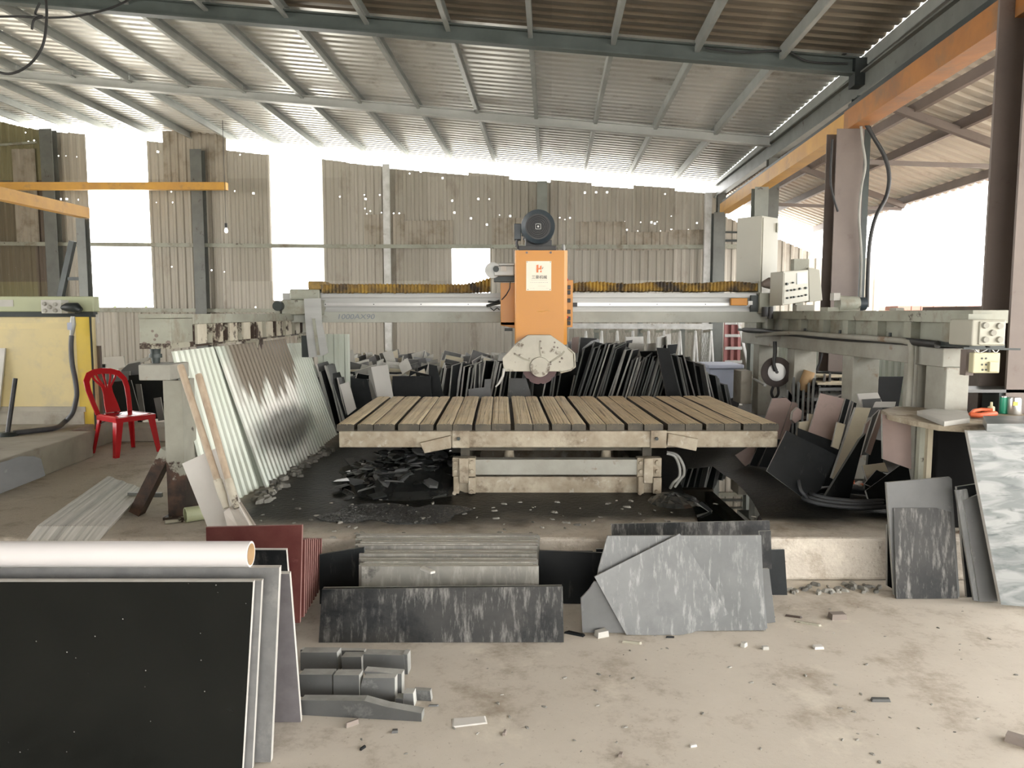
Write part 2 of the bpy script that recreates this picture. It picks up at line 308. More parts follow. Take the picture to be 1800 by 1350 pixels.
def stained_fence():
    m, nt, b = nodes('splashed_green_sheet'); vec = coord(nt, (1, 1, 1), False)
    sx = nt.nodes.new('ShaderNodeSeparateXYZ'); nt.links.new(vec, sx.inputs[0])
    base = mix(nt, ramp(nt, noise(nt, vec, 1.2, 5, .5), .4, .65), (.48, .53, .46), (.70, .68, .63))
    # brown runs down from the top edge, lengths vary rib by rib
    nr = noise(nt, coord(nt, (1, 6, .25), False), 1.6, 4, .6)
    ma = nt.nodes.new('ShaderNodeMath'); ma.operation = 'MULTIPLY_ADD'; ma.inputs[1].default_value = .9; nt.links.new(nr, ma.inputs[0]); nt.links.new(sx.outputs['Z'], ma.inputs[2])
    yk = nt.nodes.new('ShaderNodeMapRange'); yk.inputs[1].default_value = .05; yk.inputs[2].default_value = .3; nt.links.new(sx.outputs['Y'], yk.inputs[0])
    mm = nt.nodes.new('ShaderNodeMath'); mm.operation = 'MULTIPLY'; nt.links.new(ramp(nt, ma.outputs[0], .0, 1), mm.inputs[0]); nt.links.new(yk.outputs[0], mm.inputs[1])
    r1 = nt.nodes.new('ShaderNodeMapRange'); r1.interpolation_type = 'SMOOTHSTEP'; r1.inputs[1].default_value = 1.08; r1.inputs[2].default_value = 1.2; nt.links.new(ma.outputs[0], r1.inputs[0])
    m2 = nt.nodes.new('ShaderNodeMath'); m2.operation = 'MULTIPLY'; nt.links.new(r1.outputs[0], m2.inputs[0]); nt.links.new(yk.outputs[0], m2.inputs[1])
    out = mix(nt, m2.outputs[0], base, (.15, .125, .09))
    # dark slurry splash, an oval low on the sheets
    vm = nt.nodes.new('ShaderNodeMapping'); vm.inputs['Location'].default_value = (0, -.95, -.34); vm.vector_type = 'POINT'; nt.links.new(vec, vm.inputs[0])
    v2 = nt.nodes.new('ShaderNodeMapping'); v2.inputs['Rotation'].default_value = (R(-14), 0, 0); v2.inputs['Scale'].default_value = (.2, .50, 2.3); nt.links.new(vm.outputs[0], v2.inputs[0])
    ln = nt.nodes.new('ShaderNodeVectorMath'); ln.operation = 'LENGTH'; nt.links.new(v2.outputs[0], ln.inputs[0])
    md = nt.nodes.new('ShaderNodeMath'); md.operation = 'MULTIPLY_ADD'; md.inputs[1].default_value = .35; nt.links.new(noise(nt, vec, 3, 5, .6), md.inputs[0]); nt.links.new(ln.outputs['Value'], md.inputs[2])
    r2 = nt.nodes.new('ShaderNodeMapRange'); r2.interpolation_type = 'SMOOTHSTEP'; r2.inputs[1].default_value = .45; r2.inputs[2].default_value = .75; r2.inputs[3].default_value = .85; r2.inputs[4].default_value = 0; nt.links.new(md.outputs[0], r2.inputs[0])
    out = mix(nt, r2.outputs[0], out, (.07, .072, .06))
    nt.links.new(out, b.inputs['Base Color']); b.inputs['Roughness'].default_value = .42; b.inputs['Metallic'].default_value = .1; return m
M['fence_s'] = stained_fence()
# saw-scored timber of the table: cut lines run along the plank
def plank_mat():
    m, nt, b = nodes('saw_scored_timber'); vec = coord(nt, (1, 1, 1), True)
    n1 = noise(nt, coord(nt, (40, .45, 1)), 2.2, 6, .7); n2 = noise(nt, coord(nt, (1, 1, 1)), 2.5, 6, .6)
    out = mix(nt, ramp(nt, n2, .35, .7), (.92, .78, .54), (.74, .62, .42))
    out = mix(nt, ramp(nt, n1, .56, .66), out, (.36, .28, .17))
    out = mix(nt, ramp(nt, noise(nt, vec, 4.5, 8, .7), .66, .8), out, (.22, .16, .09))
    nt.links.new(out, b.inputs['Base Color']); b.inputs['Roughness'].default_value = .85; bump(nt, b, n1, .9, .02); return m
M['plank'] = plank_mat()
def marble():
    m, nt, b = nodes('grey_veined_marble'); v0 = coord(nt, (1, 1, 1), False); mp = nt.nodes.new('ShaderNodeMapping'); mp.inputs['Rotation'].default_value = (0, R(28), 0); mp.inputs['Scale'].default_value = (.8, 1, 3.4); nt.links.new(v0, mp.inputs[0]); vec = mp.outputs[0]
    n = nt.nodes.new('ShaderNodeTexNoise'); n.inputs['Scale'].default_value = 4.5; n.inputs['Detail'].default_value = 9; n.inputs['Distortion'].default_value = 1.0; nt.links.new(vec, n.inputs['Vector'])
    out = mix(nt, ramp(nt, n.outputs['Fac'], .42, .6), (.13, .145, .145), (.27, .28, .275))
    n3 = nt.nodes.new('ShaderNodeTexNoise'); n3.inputs['Scale'].default_value = 7; n3.inputs['Detail'].default_value = 8; n3.inputs['Distortion'].default_value = 1.2; nt.links.new(vec, n3.inputs['Vector'])
    out = mix(nt, ramp(nt, n3.outputs['Fac'], .56, .7), out, (.07, .085, .085))
    nt.links.new(out, b.inputs['Base Color']); b.inputs['Roughness'].default_value = .3; return m
M['marble'] = marble()

# ================================================================ THE BUILDING
TH = 0.05   # the building is turned a little against the camera
ct, st = math.cos(TH), math.sin(TH)
def B(u, v, z): return Vector((u * ct + v * st, v * ct - u * st, z))
def invB(p): return (p.x * ct - p.y * st, p.x * st + p.y * ct)
VW = 18.1
def onwall(px, py, v=VW):
    d = ray(px, py); o = invB(d); t = v / o[1]; p = Vector((0, 0, H)) + d * t; return invB(p)[0], p.z
PF = 0.27   # machine platform height
XB, YB0 = 2.45, 4.62
# floors
mb = MB(); mb.box(-16, 14, -9, 19.5, -.2, 0); struct(mb.build('floor', M['floor'], origin=(0, 0, -.2)))
mb = MB(); mb.box(-15.5, 7.6, YB0, 18.6, 0.0, PF); struct(mb.build('machine_platform', M['platform'], origin=(0, 0, 0), bevel=.02))
def corr(u0, u1, pitch, dep, zt, zb, holes=(), pins=(), y=0.0, flat=.46, slope=.13):
    """ribbed sheet in the x/z plane; holes are (x0,x1,z0,z1), pins are small square holes"""
    mb = MB(); xs = []; u = u0
    while u < u1 - 1e-6:
        for f, d in ((0, 0), (flat, 0), (flat + slope, dep), (1 - slope, dep)): xs.append((u + f * pitch, y - d))
        u += pitch
    xs.append((u, y))
    if pins:
        ns = []
        for (xa, ya), (xb, yb) in zip(xs[:-1], xs[1:]):
            ns.append((xa, ya))
            for q in sorted({e for p in pins for e in (p[0] - p[2], p[0] + p[2])}):
                if xa < q < xb: ns.append((q, ya + (yb - ya) * (q - xa) / (xb - xa)))
        xs = ns + [xs[-1]]; holes = list(holes) + [(p[0] - p[2], p[0] + p[2], p[1] - p[2], p[1] + p[2]) for p in pins]
    for (xa, ya), (xb, yb) in zip(xs[:-1], xs[1:]):
        xm = (xa + xb) / 2; cuts = []
        for h in holes:
            if h[0] < xm < h[1]: cuts.append((h[2], h[3]))
        cuts.sort(); lo = zb(xm) if callable(zb) else zb; hi = zt(xm) if callable(zt) else zt
        z = lo
        for a, b_ in cuts:
            if a > z: mb.add([(xa, ya, z), (xb, yb, z), (xb, yb, min(a, hi)), (xa, ya, min(a, hi))], [(0, 1, 2, 3)])
            z = max(z, b_)
        if z < hi: mb.add([(xa, ya, z), (xb, yb, z), (xb, yb, hi), (xa, ya, hi)], [(0, 1, 2, 3)])
    return mb
# back wall
h1 = onwall(166, 540), onwall(257, 225); h2 = onwall(482, 528), onwall(564, 250); h3 = onwall(795, 520), onwall(863, 437)
holes = [(h1[0][0], h1[1][0], h1[0][1], 9), (h2[0][0], h2[1][0], h2[0][1], 9), (h3[0][0], h3[1][0], h3[0][1], h3[1][1])]
tp = [onwall(*p) for p in ((-60, 196), (66, 226), (260, 248), (400, 262), (470, 270), (640, 290), (790, 303), (940, 316), (1075, 326), (1180, 333), (1250, 338))]
sheet_rnd = {}
def wtop(u):
    k = math.floor(u / .95); r_ = sheet_rnd.setdefault(k, random.Random(k).uniform(-.05, .04))
    if u <= tp[0][0]: return tp[0][1] + r_
    if u > onwall(1262, 338)[0]: return WR(u)
    for (a, za), (b_, zb_) in zip(tp[:-1], tp[1:]):
        if a <= u <= b_: return za + (zb_ - za) * (u - a) / (b_ - a) + r_
    return tp[-1][1]
ra = onwall(1268, 378); rb = onwall(1330, 404)
def WR(u): return ra[1] + (rb[1] - ra[1]) * (u - ra[0]) / (rb[0] - ra[0]) if u < 5.9 else 2.9
pr = random.Random(8); pins = []
for px, py in [(641,343),(668,343),(643,350),(642,367),(651,371),(645,376),(671,374),(692,375),(702,375),(720,305),(740,302),(763,302),(778,313),(795,353),(799,374),(828,384),(841,350),(860,350),(856,395),(878,378),(897,380),(984,383),(993,386),(1002,383),(1028,339),(1048,338),(1067,338),(1098,390),(1102,404),(1126,391),(1121,406),(1145,391),(1151,393),(1155,390),(1161,406),(1162,419),(1141,416),(1180,380),(1180,404),(1169,341),(103,274),(116,274),(136,276),(156,277),(84,294),(84,350),(107,350),(118,350),(138,351),(158,351),(278,267),(299,267),(301,337),(275,356),(304,356),(413,336),(446,340),(422,272),(598,346),(45,233),(50,249),(60,247),(82,239),(50,308),(56,380),(302,469),(395,478),(372,475),(450,540),(1210,404),(1225,392)]:
    u, z = onwall(px, py); pins.append((u, z, pr.choice([.009, .012, .015, .02])))
wall = corr(-14.0, 7.4, .19, .028, wtop, PF, holes, pins).build('wall_back', M['wall'], origin=(0, 0, 0))
wall.location = B(0, VW, 0); wall.rotation_euler = (0, 0, -TH); struct(wall)
# overlapping patch sheets on the back wall
for i, (a, b_, c, d) in enumerate([(640, 377, 711, 434), (711, 388, 787, 437), (864, 383, 945, 437), (1012, 390, 1094, 440), (1094, 408, 1170, 440), (1170, 404, 1240, 436), (285, 230, 398, 322), (20, 262, 66, 430)]):
    u0, z1 = onwall(a, b_, VW - .05); u1, z0 = onwall(c, d, VW - .05)
    o = corr(u0, u1, .19, .028, z1, z0).build('wall_patch_sheet', mk('patch_sheet_%s' % 'abcdefgh'[i], (.38, .34, .28), (.30, .265, .21), 2, .5, .15, (DIRT, 2, .5, .8)), origin=(0, 0, 0))
    o.location = B(0, VW - .045, 0); o.rotation_euler = (0, 0, -TH); struct(o)
# girts, wall columns
def girt(pxa, pya, pxb, pyb, hh=.09, mat='rail', v=VW - .1):
    a = onwall(pxa, pya, v); b_ = onwall(pxb, pyb, v)
    mb = MB(); mb.beam(B(a[0], v, a[1]), B(b_[0], v, b_[1]), .05, hh); struct(mb.build('wall_girt', M[mat]))
girt(-40, 428, 600, 433); girt(600, 433, 1240, 434); girt(-40, 545, 560, 546); girt(-40, 258, 64, 250, .05)
girt(1272, 423, 1330, 423, .05, 'dark_steel'); girt(1272, 433, 1330, 434, .1); girt(1272, 408, 1330, 409, .04, 'dark_steel')
def wcol(pxa, pxb, pyt, mat, v=VW - .3, d=.2, zb=PF):
    a = onwall(pxa, pyt, v); b_ = onwall(pxb, pyt, v)
    T = Matrix.Translation(B(0, v, 0)) @ Matrix.Rotation(-TH, 4, 'Z')
    mb = MB(T); w_ = b_[0] - a[0]; x0, x1 = a[0], b_[0]
    mb.box(x0, x1, 0, .012, zb, a[1]); mb.box(x0, x1, d - .012, d, zb, a[1]); mb.box((x0 + x1) / 2 - .006, (x0 + x1) / 2 + .006, .012, d - .012, zb, a[1])
    struct(mb.build('wall_column', M[mat]))
wcol(68, 90, 226, 'green_grey'); wcol(333, 353, 262, 'green_grey'); wcol(672, 684, 288, 'rackwhite', VW - .12, .06); wcol(944, 962, 318, 'column'); wcol(1240, 1252, 338, 'rackwhite', VW - .4, .1)
# main roof: slopes down to the right, ribs run down the slope
U0 = .73; PS = 1.02; UR = 3.66; UL = -14.2
zr_ref = W(1075, 100, 9.85).z; SL = .098
SV = .014   # and falls a little towards the back
def zr(u, v=9.85): return zr_ref - SL * (u - .8) - SV * (v - 9.85)     # underside of the rafters
def roofz(u, v=9.85): return zr(u, v) + .26
def roof_sheet(name, ua, ub, za, zb_, v0, v1, pitch, dep, mat, sv=0.0):
    mb = MB(); v = v0; pr_ = []
    while v < v1 - 1e-6:
        for f, d in ((0, 0), (.5, 0), (.62, dep), (.88, dep)): pr_.append((v + f * pitch, d))
        v += pitch
    pr_.append((v, 0)); vs = []
    for vv, d in pr_: vs += [(ua, vv, za + d - sv * (vv - 9.85)), (ub, vv, zb_ + d - sv * (vv - 9.85))]
    mb.add(vs, [(2 * i, 2 * i + 1, 2 * i + 3, 2 * i + 2) for i in range(len(pr_) - 1)])
    o = mb.build(name, M[mat], origin=(0, 0, 0)); o.rotation_euler = (0, 0, -TH); return struct(o)
UE = UR + .13
roof_sheet('ceiling', UL, UE, roofz(UL), roofz(UE), 9.85, VW + .35, .2, .032, 'roof', SV)
roof_sheet('ceiling_front', UL, UE, roofz(UL), roofz(UE), -8.15, 9.84, .2, .032, 'roof_shaded', SV)
RV = [-8.0, -4.5, -.9, 2.5, 6.12, 9.85, 13.6, 17.75]
for i, v in enumerate(RV):
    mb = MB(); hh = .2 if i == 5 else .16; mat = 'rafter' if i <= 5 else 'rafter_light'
    if i == 7: continue
    for (z0, z1, wd) in ((0, .02, .13), (hh - .02, hh, .13), (.02, hh - .02, .014)):
        q0 = [B(UL, v + e * wd / 2, zr(UL, v) + z) for e, z in ((-1, z0), (1, z0), (1, z1), (-1, z1))]
        q1 = [B(UR + .05, v + e * wd / 2, zr(UR, v) + z) for e, z in ((-1, z0), (1, z0), (1, z1), (-1, z1))]
        mb.hexa(q0, q1)
    struct(mb.build('roof_rafter', M[mat]))
k = -14
for k in range(-14, 4):
    u = U0 + k * PS; zt_ = roofz(u) - .005
    for a, b_ in zip(RV[:-1], RV[1:]):
        mb = MB(); a_ = a + .01; e_ = b_ - .01 if b_ < 17 else VW + .3
        for (u0, u1, z0, z1) in ((-.004, .004, -.14, 0), (0, .055, -.146, -.14), (0, .055, -.006, 0), (.05, .055, -.14, -.12)):
            mb.hexa([B(u + x, a_, roofz(u, a_) - .005 + z) for x, z in ((u0, z0), (u1, z0), (u1, z1), (u0, z1))], [B(u + x, e_, roofz(u, e_) - .005 + z) for x, z in ((u0, z0), (u1, z0), (u1, z1), (u0, z1))])
        struct(mb.build('roof_purlin', M['purlin']))
# eaves beam on the right edge of the main roof + roof posts
EH = zr(UR) - .12
mb = MB()
for (z0, z1, wd) in ((-.14, -.12, .14), (.12, .14, .14), (-.12, .12, .02)):
    mb.hexa([B(UR + .12 - wd / 2, -3, EH + z0), B(UR + .12 + wd / 2, -3, EH + z0), B(UR + .12 + wd / 2, -3, EH + z1), B(UR + .12 - wd / 2, -3, EH + z1)],
            [B(UR + .12 - wd / 2, VW, EH + z0), B(UR + .12 + wd / 2, VW, EH + z0), B(UR + .12 + wd / 2, VW, EH + z1), B(UR + .12 - wd / 2, VW, EH + z1)])
struct(mb.build('eaves_beam', M['green_grey']))
for v in (9.85, 13.6, 17.6):
    T = Matrix.Translation(B(UR + .12, v, 0)) @ Matrix.Rotation(-TH, 4, 'Z'); mb = MB(T)
    mb.box(-.09, .09, -.09, -.08, PF, EH - .14); mb.box(-.09, .09, .08, .09, PF, EH - .14); mb.box(-.006, .006, -.08, .08, PF, EH - .14)
    if v == 9.85: mb.box(-.13, .1, -.1, .1, EH - .02, EH + .3)
    struct(mb.build('roof_post', M['green_grey' if v > 10 else 'dark_steel']))
# ribbed flashing that closes the step between the two roofs
mb = MB(); v = -8.0; pv = []
while v < VW:
    for f, d in ((0, 0), (.5, 0), (.62, .03), (.88, .03)): pv.append((v + f * .2, d))
    v += .2
mb.add([B(UR + .2 + d, v, z) for v, d in pv for z in (EH - .16, roofz(UR, v) + .04)], [(2 * i, 2 * i + 2, 2 * i + 3, 2 * i + 1) for i in range(len(pv) - 1)])
struct(mb.build('roof_flashing', M['flash']))
# the rest of the hall behind the camera: front wall, its wide opening added to let light in
mb = corr(-14.2, 4.4, .19, .028, lambda u: roofz(u, -8) - .02, 0, [(-2.2, 4.2, 0, 4.4)]); o = mb.build('wall_front_unseen', M['wall'], origin=(0, 0, 0)); o.location = B(0, -8.1, 0); o.rotation_euler = (0, 0, -TH); struct(o)
mb = corr(-8.2, VW, .19, .028, roofz(UL) + .1, 0, [(-3, 12, 0, 4.4)]); o = mb.build('wall_left_added', M['wall'], origin=(0, 0, 0)); o.location = B(UL, 0, 0); o.rotation_euler = (0, 0, R(90) - TH); struct(o)  # unseen left wall added to darken the hall; its opening lights the floor
# lean-to roof on the right
LU0, LZ0, LU1, LZ1 = UR + .22, EH - .1, 6.0, 3.52
def lz(u): return LZ0 + (LZ1 - LZ0) * (u - LU0) / (LU1 - LU0)
roof_sheet('ceiling_canopy', LU0 - .0, LU1 + .25, lz(LU0 - .0) + .1, lz(LU1 + .25) + .1, -8.0, VW + .3, .24, .035, 'roof2')
for u in (LU0 + .55, LU0 + 1.1, LU1):
    mb = MB(); mb.beam(B(u, -8, lz(u) + .03), B(u, VW, lz(u) + .03), .06, .12); struct(mb.build('canopy_purlin', M['brown_col']))
for v in (6.1, 9.85, 13.6):
    mb = MB(); mb.beam(B(LU0 - .1, v, lz(LU0 - .1) - .06), B(LU1, v, lz(LU1) - .06), .08, .09); struct(mb.build('canopy_rafter', M['brown_col']))
for v in (9.85, 13.6):
    mb = MB(); mb.beam(B(UR + .1, v + .1, 3.52), B(LU1, v + .1, 3.42), .05, .05); struct(mb.build('canopy_tie_bar', M['brown_col']))
for v in (3.2, 9.9, 16.5):
    mb = MB(); a = B(LU1, v, 0); mb.cyl((a.x, a.y, 0), (a.x, a.y, LZ1 - .03), .045, n=10); struct(mb.build('canopy_post', M['brown_col'])) if v > 16 else None
# low side wall on the right: brown render near, green sheet further off
mb = MB(); a = B(5.55, 4.4, 0); b_ = B(5.0, 9.2, 0)
mb.hexa([(4.6, 4.65, PF), (4.75, 4.65, PF), (4.75, 4.65, 1.72), (4.6, 4.65, 1.72)], [(5.0, 9.4, PF), (5.15, 9.4, PF), (5.15, 9.4, 1.72), (5.0, 9.4, 1.72)])
struct(mb.build('wall_right', M['conc_b']))
o = corr(0, 8.6, .2, .03, 1.45, PF).build('wall_right_far', M['fence'], origin=(0, 0, 0)); o.location = (5.1, 9.45, 0); o.rotation_euler = (0, 0, R(86)); struct(o)
# outdoors to the right: bright yard, low reddish stacks
mb = MB(); mb.box(-60, 60, -60, 90, -.3, -.21); struct(mb.build('yard_ground', mk('pale_yard', (.78, .76, .71), (.7, .68, .62), .6, .9), origin=(0, 0, -.3)))
rnd = random.Random(21)
for i, (x, y, w_, h_) in enumerate([(8.6, 12.5, 2.2, 1.75), (8.2, 14.8, 1.6, 1.9), (9.6, 17.6, 2.0, 1.85), (7.9, 9.8, 1.5, 2.0)]):
    mb = MB(); zt_ = 0
    while zt_ < h_ - .1:
        xx = x - w_ / 2
        while xx < x + w_ / 2:
            l_ = rnd.uniform(.18, .3); mb.box(xx, xx + l_ - .015, y, y + .5, zt_, zt_ + .085); xx += l_
        zt_ += .1
    tag(mb.build('brick_stack', M['brick']), ['reddish stack of roof tiles in the yard, widest one beyond the right opening', 'reddish tile stack in the yard, in the middle of the opening', 'far reddish tile stack near the building corner', 'reddish tile stack in the yard nearest the camera, behind the right pillar'][i], 'stack')
# foliage peeping over the sill of the left opening
mb = MB(); p0 = B(*(lambda q: (q[0], VW + .5, q[1]))(onwall(205, 541)))
for i in range(140):
    c = p0 + Vector((rnd.gauss(0, .38), rnd.uniform(-.15, .3), rnd.uniform(-.5, .05))); a = Vector((rnd.uniform(-1, 1), rnd.uniform(-1, 1), rnd.uniform(-.4, .4))).normalized() * .07; b_ = a.cross(Vector((0, .4, 1))).normalized() * .03
    mb.add([c - a, c + b_, c + a, c - b_], [(0, 1, 2, 3)])
mb.cyl((p0.x, p0.y, -.2), (p0.x, p0.y, p0.z - .2), .03)
tag(mb.build('shrub', M['leaf']), 'green shrub peeping over the sill of the left wall opening', 'shrub')

# ---------------------------------------------------------------- crane runway and columns
def cr(Y, dx=0, z=None): return Vector((2.94 + .075 * Y + dx, Y, z if z is not None else 0))
zc = W(1477, 227, 8.4).z
def ibeam(mb, p0, p1, h=.2, wd=.2, t=.016):
    d = (p1 - p0).normalized(); r = d.cross(Vector((0, 0, 1))).normalized(); u = Vector((0, 0, 1))
    for a0, a1, z0, z1 in ((-wd / 2, wd / 2, 0, t), (-wd / 2, wd / 2, h - t, h), (-t / 2, t / 2, t, h - t)):
        q = [(a0, z0), (a1, z0), (a1, z1), (a0, z1)]
        mb.hexa([p0 + r * a + u * z for a, z in q], [p1 + r * a + u * z for a, z in q])
    return mb
def boxbeam(mb, p0, p1, h, wd): return mb.beam(p0 + Vector((0, 0, h / 2)), p1 + Vector((0, 0, h / 2)), wd, h)
mb = MB(); boxbeam(mb, cr(2.5, .1, zc), cr(8.5, .1, zc), .2, .2)
t = thing('crane_runway_beam', 'crane runway beam toned orange-brown for shade, between the two nearest right pillars', 'beam', cr(5.5, .1, zc))
mb.build('web_box', M['crane_b'], t); mb = MB(); mb.beam(cr(2.5, .1, zc + .24), cr(8.5, .1, zc + .24), .12, .08); mb.build('rail_bar', M['dark_steel'], t)
mb = MB(); boxbeam(mb, cr(8.505, .1, zc), cr(15.4, .1, zc), .19, .19)
t = thing('crane_runway_beam', 'bright yellow crane runway beam running to the back wall', 'beam', cr(12, .1, zc))
mb.build('web_box', M['crane_y'], t); mb = MB(); mb.beam(cr(8.505, .1, zc + .23), cr(15.4, .1, zc + .23), .1, .06); mb.build('rail_bar', M['dark_steel'], t)
def hcol(x, y, wd, d, z0, z1, mat, label):
    mb = MB(); t_ = .014
    mb.box(x - wd / 2, x + wd / 2, y - d / 2, y - d / 2 + t_, z0, z1); mb.box(x - wd / 2, x + wd / 2, y + d / 2 - t_, y + d / 2, z0, z1); mb.box(x - t_ / 2, x + t_ / 2, y - d / 2 + t_, y + d / 2 - t_, z0, z1)
    mb.box(x - wd / 2 - .05, x + wd / 2 + .05, y - d / 2 - .05, y + d / 2 + .05, z0, z0 + .02)
    return tag(mb.build('steel_column', M[mat]), label, 'column', None)
a = W(1486, 230, 8.5); c2 = hcol(a.x, 8.5, .29, .28, PF, a.z - .01, 'brown_col', 'brown-grey steel column holding the joint of the crane beams')
mb = MB(); a = W(1806, 300, 5.15); mb.box(a.x - .15, a.x + .22, 5.0, 5.02, PF, 3.72); mb.box(a.x - .15, a.x + .22, 5.3, 5.32, PF, 3.72); mb.box(a.x + .03, a.x + .05, 5.02, 5.3, PF, 3.72)
tag(mb.build('steel_column', M['brown_col']), 'nearest brown steel column at the right edge of the picture', 'column')
a = W(1336, 330, 12.2); hcol(a.x, 12.2, .21, .2, PF, zc - .01, 'column', 'grey steel column behind the cream electrical cabinet')
a = W(1262, 376, 15.2); hcol(a.x, 15.2, .2, .2, PF, zc - .01, 'green_grey', 'green-grey column under the far end of the yellow crane beam')
# left crane beams
p1 = W(151, 384, 14.8); p0 = Vector((p1.x - .075 * 6 - .3, 8.2, p1.z))
p0 = W(-2, 361, 12.4)
p0.z = p1.z; d = (p1 - p0); p0 = p0 - d * .4
mb = MB(); boxbeam(mb, p0, p1, .2, .16); tag(mb.build('crane_runway_beam', M['crane_y']), 'yellow crane beam at far left running away from the camera', 'beam')
mb = MB(); mb.box(p1.x - .14, p1.x + .02, 14.7, 14.72, PF, p1.z - .005); mb.box(p1.x - .14, p1.x + .02, 14.86, 14.88, PF, p1.z - .005); mb.box(p1.x - .07, p1.x - .055, 14.72, 14.86, PF, p1.z - .005)
tag(mb.build('steel_column', M['green_grey']), 'grey steel column under the left yellow crane beam', 'column')
a = W(128, 424, 14.9); b_ = W(98, 560, 14.9); mb = MB(); mb.beam(b_, a, .1, .1); c = W(120, 490, 14.9); d = W(140, 490, 14.9); mb.beam(c, d, .06, .06)
b2 = MB(); b2.beam(Vector((b_.x, b_.y, PF)), b_, .1, .1); mb.v += b2.v; mb.f += [[k + 16 for k in f] for f in b2.f]; mb.m += b2.m; mb.sm += b2.sm
tag(mb.build('diagonal_brace', M['dark_steel']), 'dark diagonal steel brace leaning against the left grey column', 'brace')
a = W(-60, 333, 17.35); b_ = W(397, 335, 17.35); mb = MB(); mb.box(a.x, b_.x, 17.35, 17.5, a.z, W(397, 320, 17.35).z)
tag(mb.build('crane_cross_beam', M['crane_y']), 'horizontal yellow beam across the left wall openings', 'beam')
# bulb hanging by the wall
a = W(397, 388, 16.8); b_ = W(397, 409, 16.8); t = thing('hanging_bulb', 'small light bulb hanging before the back wall', 'lamp', b_)
mb = MB(); mb.cyl((a.x, a.y, roofz(invB(a)[0], 16.8)), (a.x, a.y, b_.z + .1), .006, n=6); mb.build('cord', M['black'], t)
mb = MB(); mb.cyl((a.x, a.y, b_.z + .11), (a.x, a.y, b_.z + .2), .03, n=10); mb.build('socket', M['black'], t)
mb = MB(); mb.tube([(a.x, a.y, b_.z - .01), (a.x, a.y, b_.z + .01), (a.x, a.y, b_.z + .05), (a.x, a.y, b_.z + .1)], [.01, .035, .04, .02], 12); mb.build('bulb', M['bulb'], t)
# loose cables
def cable(label, pts, r, mat='black', cat='cable', name='cable', sub=6):
    pts = [Vector(p) for p in pts]; out = []
    for i in range(len(pts) - 1):
        p_1 = pts[max(i - 1, 0)]; p0_ = pts[i]; p1_ = pts[i + 1]; p2 = pts[min(i + 2, len(pts) - 1)]
        for k in range(sub):
            t_ = k / sub; out.append(.5 * ((2 * p0_) + (-p_1 + p1_) * t_ + (2 * p_1 - 5 * p0_ + 4 * p1_ - p2) * t_ * t_ + (-p_1 + 3 * p0_ - 3 * p1_ + p2) * t_ ** 3))
    out.append(pts[-1]); mb = MB(); mb.tube(out, r, 8); o = mb.build(name, M[mat])
    return tag(o, label, cat) if label else o
def wp(l, Y): return [W(a, b_, Y) for a, b_ in l]
cable('dark cable looping below the roof at top left', wp([(-20, 120), (15, 130), (50, 115), (75, 80), (82, 30), (80, -5)], 8.4), .014)
cable('thin cable slung across the roof corner at top left', wp([(-20, 30), (30, 29), (80, 31), (130, 29), (190, 16), (230, -2)], 8.6), .012)
cable('short curled cable hanging at top left', wp([(70, 5), (62, 25), (75, 29), (60, 35), (56, 52)], 8.3), .012)
cable('thick dark cable arching beside the brown column', wp([(1517, 208), (1535, 240), (1555, 275), (1563, 310), (1558, 345), (1540, 380), (1530, 420), (1526, 470), (1524, 540)], 8.25), .022)
cable('thin pale cable running down the brown column', wp([(1513, 215), (1516, 250), (1521, 290), (1514, 330), (1510, 380), (1514, 450), (1512, 530)], 8.28), .014, 'hose_l')
cable('thin dark cable on the left side of the brown column', wp([(1463, 245), (1461, 280), (1460, 320), (1466, 350), (1473, 372)], 8.28), .012)
cable('thin sagging cable along the dark front rafter', wp([(1240, 84), (1300, 92), (1380, 90), (1420, 108), (1490, 112)], 9.6), .012)
cable('dark wires bunched at the right end of the rafter', wp([(1475, 112), (1480, 98), (1510, 84), (1540, 72), (1545, 60)], 9.7), .014)

# ================================================================ THE BRIDGE SAW
# runway left
zt_l = W(270, 552, 5.05).z
def dl(x, Y): return x - .0148 * (Y - 5.05)   # machine axis drifts slightly left with depth
xl0, xl1 = W(245, 580, 5.05).x, W(300, 580, 5.05).x
t = thing('saw_runway', 'left runway of the stone saw on a rusted post, above the green sheets', 'saw rail', ((xl0 + xl1) / 2, 5.05, PF))
zb_l = W(270, 613, 5.05).z
mb = MB(); mb.box(xl0, xl1, 5.05, 5.4, zb_l, zt_l - .03); mb.box(xl0 - .005, xl1 + .005, 5.045, 5.4, zt_l - .028, zt_l); mb.build('end_box', M['rail'], t, bevel=.004)
mb = MB(); mb.box(xl0 - .002, xl1 + .002, 5.047, 5.402, zb_l - .001, zb_l + .035); mb.build('rust_band', M['post'], t)
for px, py, r in ((268, 582, .009), (275, 590, .013), (272, 597, .009), (296, 603, .018), (254, 606, .02)):
    c = W(px, py, 5.05); mb = MB(); mb.cyl((c.x, 5.0475, c.z), (c.x, 5.052, c.z), r, n=7); mb.build('rust_spot', M['brown_col'], t)
for k in range(2):
    for q in (xl0 + .03, xl1 - .03):
        pass
mb = MB(); z1 = zt_l - .0; mb.beam((xl0 + .11, 5.4, z1 - .035), (dl(xl0 + .11, 9.2), 9.2, z1 - .035), .2, .07); mb.build('top_flange', M['rail'], t, bevel=.003)
mb = MB(); mb.beam((xl0 + .11, 5.4, zb_l + .075), (dl(xl0 + .11, 9.2), 9.2, zb_l + .075), .05, .15); mb.build('web', M['rail'], t)
mb = MB(); mb.beam((xl0 + .11, 5.4, zb_l + .004), (dl(xl0 + .11, 9.2), 9.2, zb_l + .004), .2, .012); mb.build('bottom_flange', M['post'], t)
